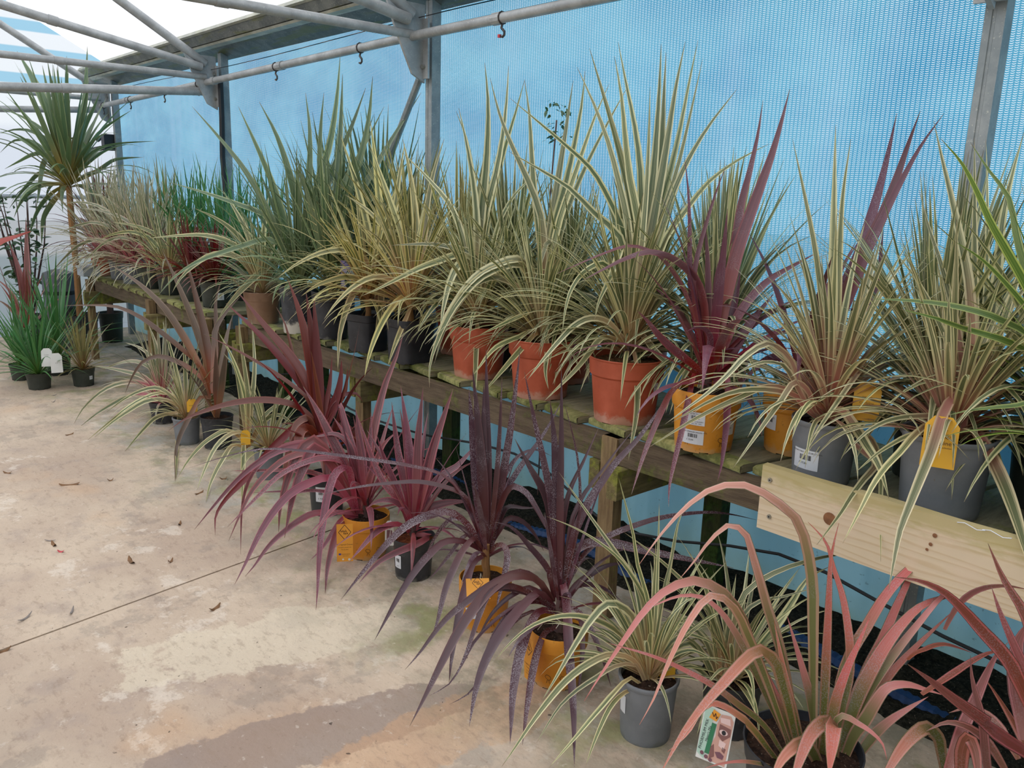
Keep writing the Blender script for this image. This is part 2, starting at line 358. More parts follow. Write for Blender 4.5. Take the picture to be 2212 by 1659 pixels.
PM = {
 'terracotta': mat_pot('terracotta_plastic', (186, 88, 60), (200, 100, 72), (206, 158, 138), .03, .1),
 'yellow': mat_pot('ochre_plastic', (216, 142, 42), (226, 154, 54), (208, 160, 104), .018, .25),
 'black': mat_pot('black_plastic', (42, 44, 50), (60, 62, 68), (120, 118, 112), .006, .2, .42, (120, 120, 118)),
 'square': mat_pot('square_black_plastic', (38, 40, 46), (54, 56, 62), (60, 60, 60), .0, .25, .45, (110, 110, 108)),
 'grey': mat_pot('grey_plastic', (118, 122, 128), (130, 134, 140), (112, 114, 112), .01, .12, .5, (160, 160, 158)),
 'dark': mat_pot('dark_green_grey_plastic', (50, 56, 50), (64, 68, 62), (60, 62, 56), .0, .15, .5, (90, 90, 80)),
 'brown': mat_pot('brown_plastic', (140, 108, 88), (152, 120, 98), (150, 128, 108), .02, .1),
 'limed': mat_pot('limed_black_plastic', (46, 48, 54), (66, 70, 76), (206, 200, 188), .062, .35, .45, (150, 152, 152)),
}
def mat_soil(name, c1, c2):
    b = NB(name); p = b.obj(); n = b.noise(p, 60, 4, .7); c = b.mix(b.step(n, .35, .7), lin(c1), lin(c2))
    c = b.mix(b.math('MULTIPLY', b.step(b.noise(p, 140, 2), .66, .72), .7), c, lin((150, 140, 126)))
    return b.fin(b.bsdf(c, .95, 0, .1, n, 1.0, .012))
M_SOIL = mat_soil('potting_soil', (38, 28, 24), (70, 52, 42)); M_SOILB = mat_soil('bark_soil', (92, 66, 44), (140, 106, 74))
M_SOILR = mat_soil('rusty_soil', (76, 40, 24), (128, 70, 42)); M_HEAP = mat_soil('damp_debris', (30, 30, 26), (62, 60, 50))
M_STEM = mat_wood('stem_bark', (150, 112, 72), (176, 130, 86), 0, ax=2); M_STEMD = mat_wood('dark_stem', (84, 66, 66), (112, 88, 80), 0, ax=2)
M_PAPER = plain('white_sticker', (226, 230, 238), .4); M_INK = plain('black_ink', (34, 34, 40), .5); M_BROWNINK = plain('brown_ink', (74, 40, 24), .5)
M_TAGY = plain('ochre_card', (232, 158, 52), .45); M_TAGYY = plain('yellow_card', (232, 176, 44), .45); M_TAGW = plain('white_card', (222, 222, 218), .45)
M_TAGP = plain('violet_card', (120, 104, 176), .4); M_TAGPL = plain('pale_violet_print', (176, 174, 220), .4); M_PRGREEN = plain('dark_green_print', (52, 74, 70), .4); M_PRSILV = plain('silver_print', (206, 222, 222), .4)
M_GRN = plain('green_print', (52, 122, 86), .4); M_PALEG = plain('pale_green_print', (176, 206, 190), .4)
M_SKIN = plain('face_print', (206, 160, 146), .4); M_SKIND = plain('face_shade_print', (134, 92, 88), .4); M_SKINL = plain('face_light_print', (230, 200, 196), .4); M_LIP = plain('lip_print', (120, 80, 92), .4)
M_BLUEP = plain('blue_print', (62, 60, 140), .4)
M_HOSE = plain('blue_hose', (34, 70, 120), .5, var=.6); M_CABLE = plain('black_rubber', (26, 27, 30), .5); M_STRING = plain('white_string', (216, 208, 190), .8)
M_HOOK = plain('rusty_hook', (72, 66, 64), .5, .3, var=.5); M_RED = plain('red_tip', (190, 50, 60), .4)
M_DEAD = plain('dead_leaf', (132, 96, 64), .8, var=.6); M_DEADG = plain('grey_dead_leaf', (142, 132, 126), .8, var=.5)
M_BUTT = plain('dark_grey_drum', (92, 96, 102), .4, var=.2); M_BOX = plain('pale_grey_box', (176, 184, 192), .5, var=.1)
M_SHRUB = leaf_mat('shrub_leaf', (62, 96, 66), (84, 120, 80), (70, 96, 60), .8, .1)
M_GROUND = mat_soil('outside_ground', (96, 104, 74), (130, 130, 100))

# ------------------------------------------------------------------ the setting
WY = 2.92      # inner face of the long net wall
RX0, RX1 = -9.75, 3.2
SLOPE = .55
fl = MB().box((-3.2, -1.4, -.07), (14.5, 9.2, .06)).ob('floor', M_CABLE, kind='structure')
ja = Vector((-3.02, 0)); jd = Vector((-.168, 1)).normalized()
def jx(y): return -3.02-.168*y
for nm, pr in (('concrete_slab', [(RX0, -5.9), (jx(-5.9)-.005, -5.9), (jx(3.1)-.005, 3.1), (RX0, 3.1)]), ('concrete_slab', [(jx(-5.9)+.005, -5.9), (RX1, -5.9), (RX1, 3.1), (jx(3.1)+.005, 3.1)])):
    MB().prism(pr, (0, 0, -.04), EX, EY, EZ, .04).ob(nm, M_FLOOR, fl)
MB().add([(-40, -40, -.12), (40, -40, -.12), (40, 40, -.12), (-40, 40, -.12)], [(0, 1, 2, 3)]).ob('ground', M_GROUND, kind='structure')
def sheet(name, p0, ux, uz, nx, nz, mat, amp=0.0, kind='structure', seed=0, th=.004):
    b = MB(); nrm = ux.cross(uz).normalized()
    for s_ in (0, 1):
        vs = []
        for i in range(nx+1):
            for j in range(nz+1):
                p = Vector(p0)+ux*(i/nx)+uz*(j/nz)
                d = noise.noise(Vector((p.x*1.3+seed, p.z*.7, p.y*1.3)))*amp
                vs.append(p+nrm*(d+s_*th))
        if s_ == 0: b.add(vs, [(i*(nz+1)+j, (i+1)*(nz+1)+j, (i+1)*(nz+1)+j+1, i*(nz+1)+j+1) for i in range(nx) for j in range(nz)])
    me = b.mesh(name, mat, fix=False); me.polygons.foreach_set('use_smooth', [True]*len(me.polygons))
    return link(name, me, None, kind=kind)
sheet('wall_back', (RX1, WY+.03, .55), Vector((RX0-RX1, 0, 0)), Vector((0, 0, 2.2)), 90, 12, M_NET, .02)
sk = sheet('baseboard_back', (RX1, WY-.01, -.02), Vector((RX0-RX1, 0, 0)), Vector((0, 0, .92)), 90, 5, M_SKIRT, .012, seed=4)
EAVE = 2.76
ridge_y = -1.5; rz = EAVE+SLOPE*(2.95-ridge_y)
sheet('ceiling', (RX1, 2.95, EAVE), Vector((RX0-RX1, 0, 0)), Vector((0, ridge_y-2.95, rz-EAVE)), 40, 12, M_ROOF, .02, seed=9)
sheet('ceiling_far', (RX1, ridge_y, rz), Vector((RX0-RX1, 0, 0)), Vector((0, ridge_y-2.95, EAVE-rz)), 40, 12, M_ROOF, .02, seed=12)
gb = MB()
gp = [(WY, 0), (WY, EAVE), (ridge_y, rz), (2*ridge_y-2.95, EAVE), (2*ridge_y-2.95, 0)]
MB().add([(RX0, p[0], p[1]) for p in gp], [(0, 1, 2, 3, 4)]).ob('wall_left', M_GABLE, kind='structure')
MB().add([(RX1, p[0], p[1]) for p in gp], [(0, 1, 2, 3, 4)]).ob('wall_right', M_SIDE, kind='structure')
fy = 2*ridge_y-2.95
MB().add([(RX0, fy, 0), (RX1, fy, 0), (RX1, fy, EAVE), (RX0, fy, EAVE)], [(0, 1, 2, 3)]).ob('wall_front', M_SIDE, kind='structure')
# horizontal rail on the gable
MB().tube([(RX0+.03, 2.8, 1.42), (RX0+.03, -5.6, 1.42)], .02).ob('trim_gable', M_BOX, kind='structure')

# eaves gutter: folded channel with a pale lip, a yellowed ledge and a wide dark soffit
gutter = MB().prism([(2.60, 2.69), (2.64, 2.625), (2.70, 2.615), (2.86, 2.545), (2.90, 2.56), (2.90, 2.70), (2.86, 2.60), (2.70, 2.66), (2.66, 2.66), (2.62, 2.70)], (RX0, 0, 0), EY, EZ, EX, RX1-RX0).ob('gutter_beam', M_GUT, kind='structure')
gutter['label'] = 'long dark weathered gutter beam along the eaves above the blue net'
MB().prism([(2.585, 2.69), (2.60, 2.68), (2.625, 2.705), (2.61, 2.72)], (RX0, 0, 0), EY, EZ, EX, RX1-RX0).ob('gutter_lip', M_GUTLIP, gutter)
MB().prism([(2.640, 2.618), (2.650, 2.604), (2.700, 2.598), (2.705, 2.612)], (RX0, 0, 0), EY, EZ, EX, RX1-RX0).ob('gutter_ledge', M_GUTLIP, gutter)
PX = (-9.3, -6.6, -3.85, -1.03, 1.75)
for i, X in enumerate(PX):
    w = .058
    pr = MB().prism([(-w/2, -w/2), (-w*.16, -w/2), (-w*.12, -w*.44), (w*.02, -w*.44), (w*.06, -w/2), (w/2, -w/2), (w/2, w/2), (-w/2, w/2)], (X, 2.80, 0), EX, EY, EZ, 2.58)
    po = pr.ob('steel_post', M_POST, kind='structure')
    po['label'] = ('grey square steel post at the far corner beside the white end wall', 'grey steel post with a black cable strapped to its side', 'grey steel post in the middle of the blue net wall, with bracket and brace', 'grey channel post at the right end of the net wall', 'grey post past the right edge')[i]
    br = MB().prism([(-.05, 0), (.05, 0), (.05, .30), (-.05, .30)], (X, 2.74, 2.18), EX, EZ, -EY, .012)
    br.prism([(2.74, 2.16), (2.74, 2.55), (2.50, 2.55), (2.56, 2.40), (2.66, 2.2)], (X-.008, 0, 0), EY, EZ, EX, .016)
    br.ob('gusset_plate', M_STEEL, po)
    bb = MB()
    for (dz) in (.06, .24): bb.tube([(X+.02, 2.735, 2.18+dz), (X+.02, 2.712, 2.18+dz)], .011, 6)
    bb.ob('bolt', M_SCREW, po)
    if i == 1:
        MB().tube([(X+.055, 2.75, 2.36), (X+.075, 2.74, 2.1), (X+.052, 2.74, 1.8), (X+.085, 2.74, 1.5), (X+.055, 2.74, 1.25), (X+.06, 2.74, .8)], .022, 6).ob('cable', M_CABLE, po)
        MB().tube([(X+.02, 2.70, 1.30), (X+.02, 2.66, 1.30)], .05, 14).ob('junction_box', M_STEEL, po)
    if i == 0:
        q = MB(); q.box((X-.06, 2.72, 1.98), (.1, .1, .16)); q.tube([(X-.11, 2.7, 2.05), (X-.2, 2.66, 2.0)], .02, 8); q.tube([(X-.1, 2.66, 1.92), (X-.22, 2.6, 1.9)], .025, 8)
        q.ob('junction_box', M_CABLE, po)
    # rafter, tie, strut
    for (nm, a, b_, rr) in (('roof_rafter', (X, 2.66, 2.49), (X, ridge_y+.1, 2.49+.6*(2.66-ridge_y-.1)), .033), ('roof_strut', (X+.03, 2.62, 2.46), (X+.03, -.4, 2.46+.18*3.02), .03), ('roof_tie', (X, 2.66, 2.395), (X, -5.2, 2.37), .024), ('roof_tie', (X-.05, 2.70, 2.295), (X-.05, -.6, 2.05), .03)):
        if nm == 'roof_strut' and i == 0: continue
        if rr == .03 and nm == 'roof_tie' and i > 1: continue
        t_ = MB().tube([a, Vector(a).lerp(Vector(b_), .3), Vector(a).lerp(Vector(b_), .31), b_], [rr, rr, rr*1.0, rr], 12)
        d = (Vector(b_)-Vector(a)).normalized(); c_ = Vector(a)+d*1.02
        t_.tube([c_-d*.03, c_+d*.03], rr*1.12, 12)
        o = link(nm, t_.mesh(nm, M_STEEL, True), None, kind='structure')
    MB().tube([(X-.02, 2.78, 2.3), (X-1.0, 2.80, 1.0)], .02, 8).ob('wall_brace', M_POST, kind='structure') if i in (2,) else None
# long pipe in front of the posts, with joints
pp = MB().tube([(-9.4, 2.66, 2.325), (-6.6, 2.66, 2.355), (-3.8, 2.66, 2.385), (-1, 2.66, 2.385), (RX1, 2.66, 2.385)], .024, 14)
pipe = link('wall_rail', pp.mesh('wall_rail', M_STEEL, True), None, kind='structure'); pipe['label'] = 'long grey steel pipe running across the posts with hooks hung on it'
def pz(x): return 2.325+(x+9.4)*.0107 if x < -3.8 else 2.385
for x in (-3.15, -6.45, -8.5, -5.35):
    MB().tube([(x-.03, 2.66, pz(x)), (x+.03, 2.66, pz(x))], .029, 12).ob('pipe_joint', M_STEEL, pipe)
hl = ('first hook under the wall pipe, near the far corner post', 'hook under the wall pipe between the two far posts', 'hook under the pipe just right of the post with the black cable', 'hook under the pipe left of the middle post', 'red tipped hook under the pipe right of the middle post', 'hook on the pipe past the frame at right', 'small hook beside the post with the black cable', 'hook at the pipe end beside the corner post')
for i, x in enumerate((-8.38, -7.5, -5.42, -4.36, -3.12, -1.9, -6.75, -9.2)):
    z = pz(x)
    h = MB().tube([(x, 2.66+.027*math.cos(a), z+.027*math.sin(a)) for a in [k*.6 for k in range(11)]], .004, 5)
    h.tube([(x, 2.66, z-.026), (x, 2.655, z-.044), (x+.01, 2.655, z-.052), (x+.022, 2.655, z-.062), (x+.022, 2.655, z-.076), (x+.01, 2.655, z-.084), (x-.004, 2.655, z-.080)], .006, 6)
    e = h.ob('pipe_hook', M_HOOK); e['label'] = hl[i]; e['category'] = 'hook'; e['group'] = 'hooks on the wall pipe'
    if i == 4: MB().box((x-.008, 2.652, z-.079), (.014, .013, .014)).ob('hook_tip', M_RED, e)
wr = MB().tube([(x, 2.70+.0*x, 2.45+.012*math.sin(x*1.3)+.004*(x+9)) for x in [-9.3+.45*k for k in range(26)]], .0025, 4)
o = wr.ob('wire', M_CABLE); o['label'] = 'thin dark wire strung above the pipe along the net wall'; o['category'] = 'wire'
# debris heap along the wall foot
b = MB(); nx, ny = 150, 12; vs = []
for i in range(nx+1):
    for j in range(ny+1):
        x = -8.6+9.1*i/nx; y = 2.5+.40*j/ny
        e = noise.noise(Vector((x*2.2, y*2.2, 0)))*.5+noise.noise(Vector((x*14, y*14, 3)))*.35
        h = max(0, (j/ny)**.7*(.065+.05*e)+.022*noise.noise(Vector((x*30, y*30, 9)))*(j > 0))
        if j == 0 or i in (0, nx): h = -.003
        vs.append((x, y+.06*noise.noise(Vector((x*1.7, 0, 5)))*(1-j/ny), h))
b.add(vs, [(i*(ny+1)+j, (i+1)*(ny+1)+j, (i+1)*(ny+1)+j+1, i*(ny+1)+j+1) for i in range(nx) for j in range(ny)])
o = b.ob('soil', M_HEAP, kind='stuff'); o['label'] = 'dark damp soil and leaf litter heaped along the wall foot under the bench'
# blue corrugated hose
b = MB(); pts = []; rr = []
for k in range(700):
    x = -5.6+5.2*k/700; pts.append((x, 2.62+.05*math.sin(x*3.1)+.03*math.sin(x*7), .012+.026*math.sin(x*5+1))); rr.append(.026+.003*math.sin(k*1.6))
b.tube(pts, rr, 7); o = b.ob('hose', M_HOSE, smooth=True); o['label'] = 'blue corrugated hose lying half buried in soil under the bench'; o['category'] = 'hose'
b = MB().tube([(-5.2+.2*k, 2.5+.05*math.sin(k*1.1), .34+.06*math.sin(k*.7)) for k in range(24)], .006, 5)
o = b.ob('irrigation_pipe', M_CABLE); o['label'] = 'thin black irrigation pipe looped under the near bench'; o['category'] = 'pipe'

# ------------------------------------------------------------------ benches
ZB = .76
def bench(name, x0, x1, yf, legs, label, npitch, skew, seed):
    rr = random.Random(seed); root = empty(name, ((x0+x1)/2, 2.5, 0), label, 'bench'); ro = Vector(root.location)
    def P(mb, nm, mat, lab=None):
        me = mb.mesh(nm, mat); me.transform(Matrix.Translation(-ro)); o = link(nm, me, root)
        if lab: o['label'] = lab
        return o
    sdir = Vector((math.sin(skew), math.cos(skew), 0)); ex = Vector((math.cos(skew), -math.sin(skew), 0))
    n = int((x1-x0)/npitch)
    for i in range(n):
        xc = x0+npitch*(i+.5); off = rr.uniform(-.012, .012); wd = npitch-rr.uniform(.012, .03); ln = .60+rr.uniform(-.01, .02); th = .03
        f0 = yf(xc)+off; zc = ZB-th/2+rr.uniform(-.003, .003)
        c = Vector((xc, f0, zc))+sdir*(ln/2+.05)
        P(MB().box(c, (wd, ln-.1+.1, th), (ex, sdir, EZ), .004), 'slat', M_SLAT)
        # bumpy moss on the front end
        mb = MB(); nxm, nym = 9, 5; vs = []
        for a in range(nxm+1):
            for q in range(nym+1):
                u = a/nxm-.5; t = q/nym
                # wraps over the front edge: t 0..0.5 down the end face, then back over the top
                if t < .5: dz, dy = -th*.85*(1-2*t), -.002
                else: dz, dy = .0, (t-.5)*2*.06
                bump = .006*max(0, noise.noise(Vector((xc*9+u*wd*70, t*5, i*.7)))+.35)
                edge = 0 if a in (0, nxm) or q in (0, nym) else 1
                p = Vector((xc, f0, ZB+.0015))+ex*(u*wd)+sdir*(.045+dy-(bump*edge if t < .6 else 0))+EZ*(dz+(bump*edge if t >= .4 else 0))
                vs.append(p)
        mb.add(vs, [(a*(nym+1)+q, (a+1)*(nym+1)+q, (a+1)*(nym+1)+q+1, a*(nym+1)+q+1) for a in range(nxm) for q in range(nym)])
        me = mb.mesh('moss', M_SLATM, True); me.transform(Matrix.Translation(-ro)); sm = link('moss', me, root); sm['kind'] = 'stuff'
    mx = (x0+x1)/2; ym = (yf(x0)+yf(x1))/2; ang = math.atan2(yf(x1)-yf(x0), x1-x0); axx = (Vector((math.cos(ang), math.sin(ang), 0)), Vector((-math.sin(ang), math.cos(ang), 0)), EZ)
    ln = (x1-x0)/math.cos(ang)
    P(MB().box((mx, ym+.085, ZB-.03-.05), (ln, .045, .1), axx, .003), 'front_rail', M_BEAM)
    P(MB().box((mx, ym+.55, ZB-.03-.05), (ln, .045, .1), axx, .003), 'rear_rail', M_BEAM)
    for lx in legs:
        y = yf(lx)
        P(MB().box((lx, y+.03, (ZB-.03)/2), (.075, .05, ZB-.03), None, .003), 'leg', M_LEG)
        P(MB().box((lx+.16, y+.50, (ZB-.13)/2), (.085, .06, ZB-.13), None, .003), 'leg', M_LEGD, 'dark green stained rear leg')
        for q in (-1, 1):
            P(MB().box((lx+q*.064+.0, y+.31+(.02 if q < 0 else -.02), ZB-.19), (.05, .66, .115), None, .003), 'cross_beam', M_XB)
    return root
def yfn(x): return 2.235 if x > -4.15 else 2.235-(-4.15-x)*.12
nb = bench('slatted_bench', -5.08, .45, yfn, (-5.0, -3.72, -1.955, -.15), 'long mossy slatted timber bench carrying the pots along the net wall', .245, .17, 3)
def yff(x): return 2.075
fb = bench('slatted_bench', -8.25, -5.3, yff, (-8.1, -6.5, -5.42), 'farther low mossy timber bench near the white end wall', .2, .1, 5)
# new pale board on the near bench
ro = Vector(nb.location)
bx0, bx1 = -1.285, .5
bm = MB(); n = 24; vs = []
for i in range(n+1):
    x = bx0+(bx1-bx0)*i/n
    w = .004*noise.noise(Vector((x*5, 1, 2)))
    for (y, z) in ((2.185, .612), (2.185, .816+w), (2.21, .818+w), (2.21, .612)): vs.append((x, y, z))
fs = [(i*4+k, i*4+(k+1) % 4, (i+1)*4+(k+1) % 4, (i+1)*4+k) for i in range(n) for k in range(4)]+[(3, 2, 1, 0), (n*4, n*4+1, n*4+2, n*4+3)]
bm.add(vs, fs); me = bm.mesh('fascia_board', M_PINE); me.transform(Matrix.Translation(Vector((bx0, 2.2, .7))*-1))
fbd = link('fascia_board', me, nb, Vector((bx0, 2.2, .7))-ro); fbd['label'] = 'new pale pine board screwed to the front of the bench'
def onboard(nm, mb, mat, x, z):
    me = mb.mesh(nm, mat); o = link(nm, me, fbd, Vector((x-bx0, 2.183-2.2, z-.7))); return o
for (x, z) in ((-1.255, .775), (-1.245, .66), (.1, .66)):
    onboard('screw', MB().tube([(0, .004, 0), (0, -.002, 0)], .007, 10), M_SCREW, x, z)
    onboard('screw_slot', MB().tube([(0, 0, 0), (0, -.003, 0)], .0025, 6), M_INK, x, z)
for (x, z, r_) in ((-1.055, .715, .019), (-.768, .762, .006), (-.775, .735, .005), (-.782, .718, .004)):
    b = MB(); b.add([(r_*math.cos(a)*1.0, -.0004, r_*math.sin(a)) for a in [k*2*math.pi/18 for k in range(18)]], [tuple(range(18))]); onboard('knot', b, M_KNOT, x, z)
# wood splinters hanging on the board's upper edge
for (x, z) in ((-.72, .815), (-.66, .815)):
    onboard('splinter', MB().tube([(0, 0, .0), (.02, -.006, .006), (.05, -.008, -.002), (.07, -.012, .004)], .0012, 4), M_PAPER, x, z)

# ------------------------------------------------------------------ leaves
def ribbon_mesh(name, P, S, Wd, mat, fold=.16):
    n = len(P); v = []; uv = []
    for i in range(n):
        T = (P[min(i+1, n-1)]-P[max(i-1, 0)]).normalized(); s_ = S[i]-T*S[i].dot(T)
        s_ = s_.normalized() if s_.length > 1e-6 else T.orthogonal().normalized()
        N = s_.cross(T); w = Wd[i]
        v += [P[i]-s_*w/2+N*fold*w, P[i], P[i]+s_*w/2+N*fold*w]
    f = []
    for i in range(n-1):
        a = i*3
        f += [(a, a+1, a+4, a+3), (a+1, a+2, a+5, a+4)]
    me = bpy.data.meshes.new(name); me.from_pydata([tuple(q) for q in v], [], f)
    ul = me.uv_layers.new(name='UVMap'); us = []
    for q in f:
        for k in q: us += [(k % 3)*.5, (k//3)/(n-1)]
    ul.data.foreach_set('uv', us); me.polygons.foreach_set('use_smooth', [True]*len(f)); me.materials.append(mat); return me
def wprof(s, wide=.35):
    # narrow base, widest past a third, long fine tip
    a = .55+.45*min(1, s/wide); return a*max(.03, (1-max(0, (s-wide)/(1-wide))**1.7))
BINS = {
 'V': [(3, 7, 1.0, .85), (9, 16, 1.0, 1), (17, 34, .98, 1), (28, 70, .95, 1), (42, 108, .92, 1), (58, 138, .85, .95), (72, 150, .7, .85)],
 'G': [(3, 7, 1.0, 1), (10, 15, 1.05, 1), (20, 32, 1.0, 1), (32, 60, .95, 1), (48, 95, .85, 1), (66, 120, .7, .9)],
 'U': [(4, 9, .8, 1), (12, 22, .9, 1), (22, 45, .8, .9), (34, 80, .75, .9)],
 'X': [(4, 7, 1.0, 1), (12, 20, 1.05, 1), (24, 50, 1.0, 1), (38, 95, .95, 1), (55, 135, .9, 1), (75, 150, .7, .9)],
}
LW = {'V': .021, 'VY': .021, 'VP': .021, 'GB': .017, 'GY': .02, 'T': .017, 'G': .019, 'CT': .03, 'PV': .016, 'DR': .032, 'PR': .032, 'DP': .032, 'BU': .034, 'PH': .032, 'RP': .036, 'B': .04}
LIB = {}
def binsof(sp): return BINS['G'] if sp in ('G', 'T', 'GB', 'GY') else BINS['V'] if sp in ('V', 'VY', 'VP', 'PV') else BINS['U'] if sp in ('PH', 'RP', 'B') else BINS['X']
def libmesh(sp, bi, var):
    k = (sp, bi, var)
    if k in LIB: return LIB[k]
    bins = binsof(sp); th0, th1, lf, wf = bins[bi]
    rr = random.Random(hash((len(sp), ord(sp[0]), bi, var)) & 0xffff)
    th0 += rr.uniform(-4, 6); th1 += rr.uniform(-12, 14); n = 10; pw = rr.uniform(1.2, 2.1); lat = rr.uniform(-.25, .25)
    P = [Vector((0, 0, 0))]; S = []
    for i in range(n):
        s = (i+.5)/n; th = math.radians(th0+(th1-th0)*s**pw); ph = lat*s*s
        P.append(P[-1]+Vector((math.sin(th)*math.cos(ph), math.sin(th)*math.sin(ph), math.cos(th)))*lf/n)
    tw = rr.uniform(-.5, .5)
    for i in range(n+1):
        ph = lat*(i/n)**2; a = tw*(i/n)
        S.append(Vector((-math.sin(ph)*math.cos(a), math.cos(ph)*math.cos(a), math.sin(a)*.6)))
    Wd = [LW[sp]*wf*wprof(i/n)/.55 for i in range(n+1)]   # library leaves are one unit long; scaled on use
    LIB[k] = (ribbon_mesh('leaf', P, S, Wd, LM[sp]), P, len(bins)); return LIB[k]
TR = {}
